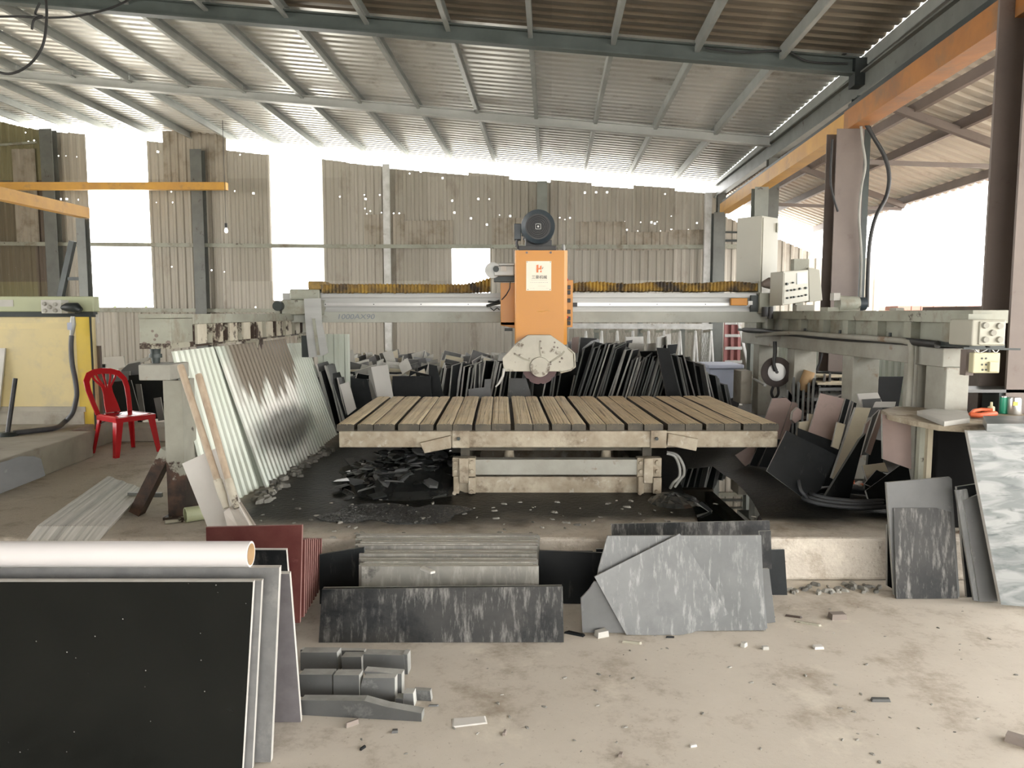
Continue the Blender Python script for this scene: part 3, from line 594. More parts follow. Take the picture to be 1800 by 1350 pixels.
for i in range(9):
    y = 5.45 + i * .33; x = dl(xl1 - .015, y); mb = MB(); mb.box(x - .05, x + .012, y + .05, y + .22, zb_l + .012, zt_l - .072); mb.build('web_panel', M['rusty'], t)
for i in range(10):
    y = 5.42 + i * .33; x = dl(xl1, y); mb = MB(); mb.box(x - .07, x + .005, y, y + .014, zb_l + .012, zt_l - .072); mb.build('stiffener', M['post'], t)
mb = MB(); a = W(273, 613, 5.2); mb.cyl((a.x, 5.2, a.z - .1), (a.x, 5.2, a.z), .025, .035, 12); mb.cyl((a.x, 5.2, a.z - .06), (a.x, 5.2, a.z - .035), .045, n=6); mb.build('leveling_screw', M['dark_steel'], t)
mb = MB(); mb.pbox(243, 641, 299, 669, 5.04, .3); mb.build('pad_block', M['pale'], t, bevel=.008)
pa = W(286, 669, 5.06); pb = W(329, 925, 5.06)
mb = MB(); mb.box(pa.x, pb.x, 5.06, 5.075, PF, pa.z); mb.box(pa.x, pa.x + .015, 5.075, 5.25, PF, pa.z); mb.box(pb.x - .015, pb.x, 5.075, 5.25, PF, pa.z); mb.box(pa.x, pb.x, 5.25, 5.265, PF, pa.z); mb.build('post', M['post2'], t)
mb = MB(); mb.box(pa.x - .02, pb.x + .06, 5.02, 5.3, PF, PF + .02); mb.build('base_plate', M['post'], t)
mb = MB(); a = W(292, 792, 5.12); b_ = W(236, 905, 5.12); b_.z = PF + .02; b_.y = a.y = 5.16; mb.beam(b_, a, .1, .075); mb.build('brace', M['post2'], t)
for Y in (7.0, 8.9):
    x = dl(xl0 + .11, Y); mb = MB(); mb.box(x - .07, x + .07, Y - .08, Y + .08, PF, zb_l - .002); mb.build('post', M['post'], t)
# runway right
XR = 2.8
def dr(Y, d=0): return XR + d - .0148 * (Y - 5)
YN = XR * F / 805
def rz(py): return W(1705, py, YN).z
t = thing('saw_runway', 'right runway of the stone saw carried on grey concrete pillars', 'saw rail', (XR + .1, YN, PF))
mb = MB(); mb.beam((dr(YN, .11), YN, (rz(545) + rz(568)) / 2), (dr(9.3, .11), 9.3, (rz(545) + rz(568)) / 2), .22, rz(545) - rz(568)); mb.build('top_flange', M['rail'], t, bevel=.003)
mb = MB(); mb.beam((dr(YN, .13), YN, (rz(568) + rz(604)) / 2), (dr(9.3, .13), 9.3, (rz(568) + rz(604)) / 2), .12, rz(568) - rz(604)); mb.build('web', M['rail'], t)
for i, px in enumerate([1668, 1600, 1543, 1492, 1450, 1412, 1380, 1355, 1336]):
    Y = XR * F / (px - 900); mb = MB(); mb.box(dr(Y, .005), dr(Y, .07), Y, Y + .1, rz(604), rz(568)); mb.build('stiffener', M['rail'], t)
mb = MB(); mb.beam((dr(YN, .1), YN, rz(608)), (dr(9.3, .1), 9.3, rz(608)), .22, rz(604) - rz(612)); mb.build('bottom_flange', M['dark_steel'], t)
mb = MB(); mb.beam((dr(5.15, .13), 5.0, (rz(616) + rz(652)) / 2), (dr(9.2, .13), 9.2, (rz(616) + rz(652)) / 2), .24, rz(616) - rz(652)); mb.build('ledger_beam', M['pale'], t, bevel=.006)
for px in (1336, 1400, 1500, 1612, 1665):
    Y = min(XR * F / (px - 900), 8.6); Y = max(Y, 5.02); x = dr(Y)
    mb = MB(); mb.box(x + .02, x + (.24 if px < 1660 else .17), Y + (.0 if px < 1660 else -.05), Y + .2, PF, rz(652)); mb.build('pillar', M['pale'], t, bevel=.006)
for px in (1420, 1480, 1566):
    Y = XR * F / (px - 900); mb = MB(); mb.cyl((dr(Y, .0), Y, rz(612)), (dr(Y, .0), Y, rz(592)), .012, n=8); mb.build('anchor_bolt', M['dark_steel'], t)
mb = MB(); mb.pbox(1702, 552, 1745, 575, YN - .02, .12); mb.build('end_plate', M['rail'], t)
# black cables & conduit along the right runway
cable('black cable bundle lying along the right saw runway', [(dr(Y, -.03), Y, rz(609) + .01 * math.sin(Y * 5)) for Y in (9.0, 8, 7, 6.2, 5.5, 5.0)], .025)
cable('grey steel conduit bending down the front pillar', wp([(1330, 590)], 8.3) + [Vector((dr(Y, -.045), Y, rz(606))) for Y in (7.5, 6.5, 5.6)] + [Vector((dr(5.36, -.04), 5.36, rz(608))), Vector((dr(5.3, -.04), 5.3, rz(620))), Vector((dr(5.3, -.04), 5.3, rz(700))), Vector((dr(5.3, -.04), 5.3, rz(735)))], .022, 'pale', 'pipe', 'conduit_pipe')
mb = MB(); a = W(1693, 612, 4.5); b_ = W(1793, 614, 4.5); mb.beam(a, b_, .012, .012); tag(mb.build('steel_rod', M['dark_steel']), 'thin steel rod sticking out under the knob box', 'rod')
# knob box
YB = 4.48
t = thing('junction_box', 'cream junction box with five round plugs at the right rail end', 'box', W(1738, 608, YB))
mb = MB(); mb.pbox(1709, 562, 1768, 608, YB, .24); mb.build('box_body', M['cab'], t, bevel=.008)
mb = MB(); mb.pbox(1722, 565, 1767, 606, YB - .012, .012); mb.build('box_lid', M['cab'], t, bevel=.004)
for px, py in ((1731, 572), (1756, 573), (1744, 585), (1731, 597), (1756, 597)):
    a = W(px, py, YB - .012); mb = MB(); mb.cyl((a.x, YB - .03, a.z), (a.x, YB - .012, a.z), .0165, .019, 16); mb.build('plug', M['pale'], t)
mb = MB(); mb.pbox(1698, 615, 1712, 660, YB + .1, .06); mb.build('backing_plate', M['brown_col'], t)
t = thing('socket_board', 'pale yellow socket board hanging below the junction box', 'socket', W(1734, 656, YB))
mb = MB(); mb.pbox(1711, 620, 1758, 656, YB, .05); mb.build('board', M['cream'], t, bevel=.006)
mb = MB(); mb.pbox(1740, 636, 1755, 654, YB - .02, .02); mb.build('switch', M['cream'], t, bevel=.003)
for px, py in ((1726, 630), (1733, 630), (1726, 641), (1733, 641), (1727, 650), (1733, 650)):
    a = W(px, py, YB); mb = MB(); mb.cyl((a.x, YB - .003, a.z), (a.x, YB + .002, a.z), .006, n=8); mb.build('socket_hole', M['dark_steel'], t)
mb = MB(); a = W(1735, 606, YB + .05); b_ = W(1737, 622, YB + .03); mb.tube([a, (a.x, YB + .03, (a.z + b_.z) / 2), b_], .012, 8); mb.build('cord', M['black'], t)
cable('thin bare wire hoops between the two boxes', wp([(1712, 612), (1722, 620), (1740, 613), (1750, 620), (1757, 612)], YB + .02), .004, 'tin', 'wire', 'wire')
# spare wheel hanging under the ledger
YS = XR * F / 480
t = thing('spare_cutting_wheel', 'brown cutting wheel with silver hub hanging under the right runway', 'wheel', W(1365, 680, 7.7))
a = W(1365, 654, 7.7); mb = MB(); mb.cyl((a.x, 7.72, a.z), (a.x, 7.7, a.z), .152, n=48); mb.build('wheel_rim', M['wheel'], t)
mb = MB(); mb.cyl((a.x, 7.7, a.z), (a.x, 7.69, a.z), .09, n=32); mb.build('hub_disc', M['chrome'], t)
mb = MB(); mb.cyl((a.x, 7.69, a.z), (a.x, 7.684, a.z), .016, n=12); mb.build('bore', M['black'], t)
cable('black strap holding the spare cutting wheel', wp([(1362, 600), (1362, 622), (1360, 640), (1364, 652)], 7.675), .02, 'black', 'strap', 'strap')
cable('black cable ends dangling below the spare wheel', wp([(1361, 676), (1356, 690), (1361, 700), (1368, 692), (1367, 676)], 7.8), .014)
mb = MB(); mb.tube([W(1297, 650, 10.9), W(1345, 677, 7.74)], .014, 8); tag(mb.build('steel_rod', M['silver']), 'thin rod slanting from the blue-grey bin to the spare wheel', 'rod')

# gantry bridge
YG = 8.05
t = thing('gantry_bridge', 'grey gantry bridge spanning the cutting table, with yellow bellows', 'gantry', W(930, 565, YG))
mb = MB(); mb.pbox(497, 548, 1345, 567, YG, .34); mb.build('lower_beam', M['beam_lo'], t, bevel=.004)
mb = MB(); mb.pbox(497, 515, 1345, 547.5, YG + .06, .26); mb.build('upper_beam', M['silver'], t)
for a, b_ in ((517, 523), (529, 532.5), (536, 539), (544, 548)):
    mb = MB(); mb.pbox(566, a, 1330, b_, YG + .015, .045); mb.build('slide_rib', M['silver'], t)
mb = MB(); mb.pbox(566, 532.5, 1322, 537.5, YG - .0, .06); mb.build('guide_rail', M['chrome'], t)
for px in (572, 657, 740, 823, 1072, 1155, 1240):
    mb = MB(); c = W(px, 535, YG); mb.cyl((c.x, YG - .003, c.z), (c.x, YG + .001, c.z), .006, n=8); mb.build('rail_bolt', M['dark_steel'], t)
def bellow(px0, px1, pyt, pyb, sag, seed):
    rnd = random.Random(seed); mb = MB(); n = int((px1 - px0) / 3.1); vs = []
    for i in range(n + 1):
        px = px0 + (px1 - px0) * i / n; e = (i % 2) * 1.0; top = pyt - 2.4 * e * rnd.uniform(.5, 1.2) + sag(px); bot = pyb + 1.6 * e * rnd.uniform(.3, 1.3) + sag(px) * .2
        yy = YG + .0 - .022 * e; a = W(px, top, YG); b2 = W(px, bot, YG)
        vs += [(a.x, yy, b2.z), (a.x, yy, a.z), (a.x, YG + .3, a.z), (a.x, YG + .3, b2.z)]
    mb.add(vs, [(4 * i + k, 4 * i + (k + 1) % 4, 4 * i + 4 + (k + 1) % 4, 4 * i + 4 + k) for i in range(n) for k in range(4)] + [(0, 1, 2, 3), tuple(4 * n + k for k in (3, 2, 1, 0))])
    return mb
bellow(565, 862, 501, 514, lambda p: (-(max(0, p - 800) / 62) ** 2 * 12), 3).build('bellows', M['bellows'], t)
bellow(1003, 1333, 498, 511, lambda p: 1.5 * math.sin(p / 19), 5).build('bellows', M['bellows'], t)
mb = MB(); mb.pbox(1333, 494, 1336, 513, YG - .03, .34); mb.build('bellows_end', M['rail'], t)
mb = MB(); mb.pbox(495, 527, 565, 553, YG - .12, .5); mb.build('left_carriage', M['rail'], t, bevel=.01)
mb = MB(); mb.pbox(508, 508, 562, 527, YG + .02, .3); mb.build('left_cover', M['rail'], t, bevel=.02)
mb = MB(); mb.pbox(541, 494, 568, 509, YG + .02, .3); mb.build('left_cap', M['bellows'], t, bevel=.015)
mb = MB(); a = W(490, 538, YG - .15); mb.cyl((a.x, YG - .2, a.z), (a.x, YG - .1, a.z), .05, n=20); mb.build('end_roller', M['dark_steel'], t)
mb = MB(); mb.pbox(484, 530, 492, 554, YG - .1, .1); mb.build('roller_bracket', M['rail'], t)
# folded sheet hanging over the left rail
P = [(534, 525), (564, 524), (566, 566), (577, 620), (565, 626), (543, 629), (538, 585)]
a = [W(px, py, YG - .16) for px, py in P]; mb = MB(); mb.prism(a, (0, -1, 0), .012)
o = mb.build('drip_plate', M['silver'], t)
mb = MB(); mb.beam(W(551, 560, YG - .17), W(560, 624, YG - .17), .03, .012); mb.build('plate_fold', M['rail'], t)
mb = MB(); mb.pbox(530, 590, 541, 628, YG - .1, .06); mb.build('hanger', M['dark_steel'], t)
# right end of the bridge
mb = MB(); mb.pbox(1335, 515, 1360, 551, YG - .06, .42); mb.build('right_carriage', M['rail'], t, bevel=.006)
mb = MB(); mb.pbox(1320, 519, 1336, 548, YG - .02, .04); mb.build('end_block', M['dark_steel'], t)
mb = MB(); mb.pbox(1285, 524, 1314, 537, YG - .05, .06); mb.build('limit_block', M['yellow'], t, bevel=.006)
mb = MB(); mb.pbox(1315, 529, 1323, 536, YG - .04, .04); mb.build('block_tip', M['rackwhite'], t)
mb = MB(); c = W(1345, 543, YG - .14); mb.cyl((c.x, c.y, c.z - .08), (c.x, c.y, c.z + .02), .035, n=12); c = W(1354, 543, YG - .14); mb.cyl((c.x, c.y, c.z - .1), (c.x, c.y, c.z + .02), .03, n=12); mb.build('wheel_wiper', M['black'], t)
mb = MB(); mb.tube(wp([(1340, 500), (1352, 498), (1366, 496), (1378, 497)], YG - .08), [.03, .06, .05, .03], 12); mb.build('travel_motor', M['brown_col'], t)
# handwriting on the beam
def text(s, px, py, Y, hpx, mat, parent, name='lettering', depth=.001, italic=0.0, squash=1.0):
    cu = bpy.data.curves.new('txt', 'FONT'); cu.body = s; cu.size = hpx * Y / F * 1.35; cu.extrude = depth; cu.align_x = 'CENTER'; cu.align_y = 'CENTER'; cu.shear = italic
    tmp = bpy.data.objects.new('txt', cu); col.objects.link(tmp); bpy.context.view_layer.update()
    me = bpy.data.meshes.new_from_object(tmp.evaluated_get(bpy.context.evaluated_depsgraph_get())); bpy.data.objects.remove(tmp)
    a = W(px, py, Y); me.transform(Matrix.Translation(a) @ Matrix.Rotation(math.pi / 2, 4, 'X') @ Matrix.Scale(squash, 4, (1, 0, 0)))
    me.transform(Matrix.Translation(-wl(parent))); me.materials.clear(); me.materials.append(M[mat])
    o = bpy.data.objects.new(name, me); col.objects.link(o); o.parent = parent; return o
text('1000AX90', 625, 557, YG - .002, 9, 'ink_b', t, 'handwriting', .0008, .15, 1.25)
# cabinets on the right end
def ybox(mb, cx, cy, wx, wy, z0, z1, ang):
    c_, s_ = math.cos(ang), math.sin(ang); q = [(-wx / 2, -wy / 2), (wx / 2, -wy / 2), (wx / 2, wy / 2), (-wx / 2, wy / 2)]
    q = [(cx + a * c_ - b2 * s_, cy + a * s_ + b2 * c_) for a, b2 in q]
    mb.add([(x, y, z0) for x, y in q] + [(x, y, z1) for x, y in q], [(3, 2, 1, 0), (4, 5, 6, 7), (0, 1, 5, 4), (1, 2, 6, 5), (2, 3, 7, 6), (3, 0, 4, 7)])
a = W(1339, 400, 8.42); z0, z1 = W(1339, 552, 8.42).z, W(1339, 379, 8.42).z
t = thing('electrical_cabinet', 'tall cream electrical cabinet on the right end of the gantry', 'cabinet', (a.x, 8.65, z0))
mb = MB(); T = Matrix.Translation((a.x, 8.42, 0)) @ Matrix.Rotation(R(42), 4, 'Z'); mb.T = T; mb.box(-.0, .345, 0, .3, z0, z1); mb.build('cabinet_body', M['cab'], t, bevel=.004)
mb = MB(T); mb.box(.015, .33, -.012, -.001, z0 + .02, z1 - .02); mb.build('door', M['cab'], t, bevel=.003)
mb = MB(T); mb.box(.27, .30, -.03, -.012, z1 - .16, z1 - .06); mb.build('lock', M['rail'], t)
t = thing('control_panel', 'cream control panel with small screen and rows of knobs', 'control box', W(1400, 540, 7.9))
def quadbox(mb, pts, Y, d): mb.prism([W(a, b2, Y) for a, b2 in pts], (0, -1, 0), d)
mb = MB(); f = [W(1375, 537, 7.75), W(1422, 529, 7.9), W(1421, 474, 7.9), W(1377, 477, 7.75)]; nn = (f[1] - f[0]).cross(f[2] - f[0]).normalized(); nn = nn if nn.y < 0 else -nn
mb.prism(f, nn, .18); mb.build('panel_body', M['cab'], t, bevel=.006)
mb = MB(); g = [f[0].lerp(f[2], .03) for _ in (0,)]; q = lambda u, v: f[0].lerp(f[1], u).lerp(f[3].lerp(f[2], u), v) + nn * .004
mb.prism([q(.04, .05), q(.96, .05), q(.96, .95), q(.04, .95)], nn, .004); mb.build('front_plate', M['cab'], t)
mb = MB(); mb.prism([q(.52, .58) + nn * .006, q(.9, .58) + nn * .006, q(.9, .92) + nn * .006, q(.52, .92) + nn * .006], nn, .006); mb.build('screen', M['screen'], t)
for (u, v, r) in [(.12, .62, .014), (.35, .64, .009), (.15, .42, .01), (.3, .42, .01), (.42, .42, .01), (.62, .43, .012), (.85, .43, .012), (.15, .2, .01), (.3, .2, .01), (.4, .2, .01), (.58, .2, .008), (.7, .2, .008), (.85, .21, .01)]:
    mb = MB(); mb.cyl(q(u, v), q(u, v) + nn * .02, r, r * .85, 12); mb.build('knob', M['dark_steel'], t)
mb = MB(); f2 = [W(1423, 531, 8.0), W(1446, 528, 8.0), W(1441, 474, 8.0), W(1421, 470, 8.0)]; mb.prism(f2, (0, -1, 0), .2); mb.build('rear_housing', M['cab'], t, bevel=.005)
mb = MB(); mb.pbox(1396, 455, 1422, 476, 8.05, .1); mb.build('top_box', M['rail'], t)
mb = MB(); mb.pbox(1398, 528, 1412, 553, 7.98, .08); mb.build('stand', M['rail'], t)
# machinery lying on the right runway
t = thing('winch_motor', 'small grey winch motor on the right runway before the brown column', 'motor', W(1487, 547, 6.6))
mb = MB(); a = W(1472, 534, 6.5); b_ = W(1508, 534, 6.5); mb.cyl(a, b_, .07, .06, 20); mb.build('motor_body', M['rail'], t)
mb = MB(); mb.cyl(b_, (b_.x + .06, b_.y, b_.z), .055, n=20); mb.build('end_cap', M['motor'], t)
mb = MB(); mb.pbox(1455, 540, 1512, 547, 6.46, .16); mb.build('motor_foot', M['rail'], t)
mb = MB(); mb.pbox(1466, 515, 1477, 528, 6.45, .08); mb.build('terminal_box', M['white'], t)
for (x0, y0, x1, y1, Y, lab) in ((1400, 536, 1432, 547, 7.4, 'flat grey offcut block on the right runway below the control panel'), (1575, 541, 1590, 546, 5.6, 'small pale block lying on the right runway top')):
    mb = MB(); mb.pbox(x0, y0, x1, y1, Y, .1); tag(mb.build('offcut_block', M['pale'], bevel=.004), lab, 'block')

# saw head
YH = 7.05
t = thing('stone_cutter', 'yellow saw head with dark motor on top and grey blade guard', 'saw', W(949, 660, YH))
f = [W(905, 440, YH), W(905, 604, YH), W(997, 606, YH), W(997, 441, YH)]
x0, x1, z0, z1 = f[0].x, f[2].x, f[2].z, f[0].z
mb = MB(); ch = .032
prof = [(x0, YH + .012), (x0 + .012, YH), (x1 - ch, YH), (x1, YH + ch), (x1, YH + .45), (x0, YH + .45)]
mb.prism([(x, y, z1) for x, y in prof], (0, 0, 1), z1 - z0); mb.build('column_cover', M['yellow'], t)
mb = MB(); mb.pbox(880, 497, 905, 572, YH + .38, .66); mb.prism([W(880, 572, YH + .38), W(905, 577, YH + .38), W(905, 566, YH + .38), W(880, 566, YH + .38)], (0, -1, 0), .5); mb.build('side_carriage', M['yellow'], t, bevel=.004)
mb = MB(); mb.pbox(887, 577, 901, 582, YH + .45, .1); mb.build('lead_screw_end', M['dark_steel'], t)
mb = MB(); mb.box(x1 - .02, W(1005, 500, YH + .55).x, YH + .4, YH + .95, W(1005, 575, YH + .5).z, W(1005, 493, YH + .5).z); mb.build('right_carriage', M['yellow'], t, bevel=.004)
mb = MB(); mb.pbox(925, 459, 969, 511, YH - .004, .004); pl = mb.build('maker_plate', mk('cream_printed_plate', (.80, .75, .62), (.76, .70, .57), 3, .4, bmp=0), t)
pw = wl(pl)
def onp(s, px, py, h, m_, sq=1.0, it=0): return text(s, px, py, YH - .0065, h, m_, pl, 'lettering', .0006, it, sq)
for poly in ([(943, 466), (946.5, 465), (946.5, 479), (943, 479)], [(949, 468), (952, 466.5), (952, 474), (949, 474)], [(946.5, 471.5), (949, 471), (949, 473.5), (946.5, 474)], [(949.5, 476), (952, 475), (952, 478.8), (949.5, 478.8)]):
    mb = MB(); mb.prism([W(a, b2, YH - .0065) for a, b2 in poly], (0, -1, 0), .0012); mb.build('emblem', M['ink_o'], pl)
mb = MB(); mb.prism([W(a, b2, YH - .0065) for a, b2 in [(953, 472), (954.6, 469), (955, 469.5), (953.6, 473)]], (0, -1, 0), .0012); mb.build('emblem', M['ink'], pl)
onp('三豪机械', 948, 487.5, 5.0, 'ink', 1.0)
for (y, a, b2, n) in ((492.3, 934, 962, 24), (496.6, 932, 964, 10), (503, 946, 960, 9), (507, 932, 940, 5), (507, 960, 965, 3)):
    mb = MB(); rnd = random.Random(int(y * 3 + a))
    for i in range(n):
        xx = a + (b2 - a) * i / n; hh = rnd.uniform(.5, 1.0) * (1.2 if y == 496.6 else .8)
        p = W(xx, y + hh / 2, YH - .006); q2 = W(xx + (b2 - a) / n * .62, y - hh / 2, YH - .006); mb.box(p.x, q2.x, YH - .0062, YH - .0042, p.z, q2.z)
    mb.build('small_print', M['ink_g'], pl)
for px, py in ((926.5, 460.5), (967.5, 460.5), (928, 509), (967, 509)):
    mb = MB(); c = W(px, py, YH - .004); mb.cyl((c.x, YH - .007, c.z), (c.x, YH - .003, c.z), .004, n=8); mb.build('rivet', M['dark_steel'], pl)
for px in (926, 968):
    c = W(px, 444, YH); mb = MB(); mb.cyl((c.x, YH - .012, c.z), (c.x, YH + .002, c.z), .011, n=6); mb.build('bolt', M['brown_col'], t)
mb = MB(); mb.tube(wp([(944, 546.5), (949, 548.5), (952, 547), (957, 547.5)], YH - .001), .0035, 6); mb.build('chalk_mark', M['crane_y'], t)
mb = MB(); mb.tube(wp([(958, 547), (962, 545), (967, 547)], YH - .001), .003, 6); mb.build('chalk_mark', M['crane_y'], t)
# vertical motor cylinder facing the camera
c = W(946, 398, YH - .05); r = 30 * (YH - .05) / F
mb = MB(); mb.cyl((c.x, YH - .05, c.z), (c.x, YH + .04, c.z), r * .97, r, 40, caps=False); mb.cyl((c.x, YH + .04, c.z), (c.x, YH + .06, c.z), r, n=40)
mb.cyl((c.x, YH - .05, c.z), (c.x, YH - .035, c.z), r * .97, r * .72, 40, caps=False); mo = mb.build('fan_cover', M['motor'], t)
mb = MB(); mb.cyl((c.x, YH - .036, c.z), (c.x, YH - .03, c.z), r * .74, n=40)
for k in range(1, 7):
    rr = r * .72 * k / 7; ring = [Vector((c.x + rr * math.cos(a / 24 * 2 * math.pi), YH - .04, c.z + rr * math.sin(a / 24 * 2 * math.pi))) for a in range(25)]; mb.tube(ring, .003, 5)
mb.build('fan_grille', M['black'], t)
mb = MB(); q = .032
for s in (1,):
    for a0, b0, a1, b1 in ((-q, -q, q, -q), (q, -q, q, q), (q, q, -q, q), (-q, q, -q, -q)): mb.beam((c.x + a0 * .7, YH - .046, c.z + b0 * .7), (c.x + a1 * .7, YH - .046, c.z + b1 * .7), .004, .004)
    mb.box(c.x - .008, c.x + .008, YH - .048, YH - .04, c.z - .008, c.z + .008)
mb.build('grille_badge', M['silver'], t)
mb = MB(); mb.cyl((c.x, YH + .06, c.z), (c.x, YH + .42, c.z), r * .88, n=40)
for k in range(24):
    a = 2 * math.pi * k / 24; d = Vector((math.cos(a), 0, math.sin(a))); p = Vector((c.x, YH + .08, c.z)) + d * r * .92; mb.beam(p, p + Vector((0, .32, 0)), .012, .012)
mb.build('motor_body', M['motor'], t)
mb = MB(); mb.pbox(904, 393, 916, 421, YH + .08, .14); mb.build('terminal_box', M['motor'], t, bevel=.005)
mb = MB(); mb.tube(wp([(909, 421), (908, 428), (911, 436), (917, 439)], YH + .1), .012, 8); mb.build('motor_cable', M['hose'], t)
mb = MB(); mb.pbox(924, 422, 970, 440, YH + .06, .3); mb.pbox(912, 432, 978, 440, YH + .05, .34); mb.build('motor_mount', M['black'], t, bevel=.003)
# gear motor at the left
mb = MB(); c = W(866, 475, YH + .3); mb.cyl((c.x, YH + .3, c.z), (c.x, YH + .38, c.z), .075, n=28); mb.build('gear_flange', M['silver'], t)
mb = MB(); mb.pbox(868, 467, 904, 485, YH + .28, .14); mb.pbox(876, 462, 905, 467, YH + .3, .1); mb.build('gear_box', M['silver'], t, bevel=.008)
mb = MB(); c = W(872, 473, YH + .27); mb.cyl((c.x, YH + .265, c.z), (c.x, YH + .3, c.z), .028, n=20); mb.build('bearing_cap', M['dark_steel'], t)
mb = MB(); mb.pbox(880, 468, 890, 477, YH + .272, .02); mb.build('sight_plate', M['white'], t)
mb = MB(); mb.pbox(868, 488, 906, 495, YH + .33, .16); mb.pbox(873, 482, 905, 488, YH + .34, .12); mb.build('bracket', M['dark_steel'], t)
mb = MB(); mb.tube(wp([(897, 495), (896, 507), (890, 518), (882, 527)], YH + .36), .005, 6); mb.build('cable', M['black'], t)
mb = MB(); mb.tube(wp([(855, 538), (862, 536), (880, 532)], YH + .93), .014, 8); mb.tube(wp([(858, 530), (870, 531), (878, 528)], YH + .92), .01, 8); mb.tube(wp([(862, 541), (868, 546), (874, 541), (878, 545)], YH + .92), .006, 6); mb.build('sensor', M['dark_steel'], t)
# right-hand rod, buttons
mb = MB(); mb.tube(wp([(991, 435), (992, 520), (993, 600)], YH + .25), .011, 10); mb.tube(wp([(990.5, 430), (990.5, 438)], YH + .25), [.012, .019], 10); mb.build('water_pipe', M['silver'], t)
mb = MB(); mb.tube(wp([(994, 445), (996, 449), (995, 455)], YH + .24), .01, 8); mb.build('valve', M['dark_steel'], t)
for py in (491, 557):
    mb = MB(); c = W(996, py, YH + .3); mb.tube([c + Vector((0, 0, -.016)), c + Vector((0, 0, -.008)), c, c + Vector((0, 0, .012))], [.008, .016, .017, .006], 10); mb.build('red_cap', M['red'], t)
for py in (505, 514, 528, 548, 560, 568):
    mb = MB(); mb.pbox(997, py - 3.5, 1003, py + 3.5, YH + .33, .06); mb.build('hose_fitting', M['black'], t, bevel=.004)
mb = MB(); mb.pbox(1004, 532, 1015, 539, YH + .6, .05); mb.build('limit_switch', M['black'], t, bevel=.004)
# guard and blade
G_ = [(883, 630), (886, 653), (1001, 653), (1009, 646), (1008, 619), (988, 603), (968, 589), (928, 589), (908, 603)]
mb = MB(); YGd = YH - .12; mb.prism([W(a, b2, YGd) for a, b2 in G_], (0, -1, 0), .14); mb.build('blade_guard', M['gun'], t, bevel=.004)
mb = MB(); mb.tube(wp([(999, 612), (1010, 622), (1011, 645), (1003, 651), (985, 655)], YGd - .008), .008, 8); mb.build('guard_hose', M['gun'], t)
c = W(949, 645, YGd); mb = MB(); mb.cyl((c.x, YGd - .035, c.z), (c.x, YGd - .001, c.z), .088, .092, 36); mb.build('hub_cap', M['gun'], t, bevel=.006)
mb = MB()
for (u, v, r_) in ((975, 602, .008), (974, 610, .01), (980, 611, .008), (988, 630, .01), (984, 636, .008), (968, 640, .008), (913, 624, .009), (905, 622, .008), (950, 600, .009), (951, 612, .01)):
    p = W(u, v, YGd); mb.cyl((p.x, YGd - .008, p.z), (p.x, YGd + .001, p.z), r_, n=8)
mb.build('guard_bolts', M['brown_col'], t)['kind'] = 'stuff'
for pts in ([(950, 601), (949, 612), (951, 626)], [(903, 621), (912, 626), (921, 631), (931, 634)], [(966, 637), (976, 631), (987, 624), (992, 617)]):
    mb = MB(); q = [W(*p, YGd - .002) for p in pts]
    for a, b_ in zip(q[:-1], q[1:]): mb.beam(a, b_, .008, .016)
    mb.build('grime_ridge', M['post'], t)
mb = MB(); cb = W(949, 645, YGd + .05)
n = 60; ring = []
for i in range(n * 2):
    a = math.pi * i / n; rr = .158 if (i // 3) % 5 else .150; ring.append((cb.x + rr * math.cos(a), YGd + .045, cb.z + rr * math.sin(a)))
mb.prism(ring, (0, -1, 0), .006); mb.build('saw_blade', M['blade'], t)
mb = MB(); mb.tube(wp([(886, 648), (884, 661), (877, 674), (871, 680)], YGd), [.014, .012, .01, .006], 8); mb.build('splash_flap', M['rackwhite'], t)

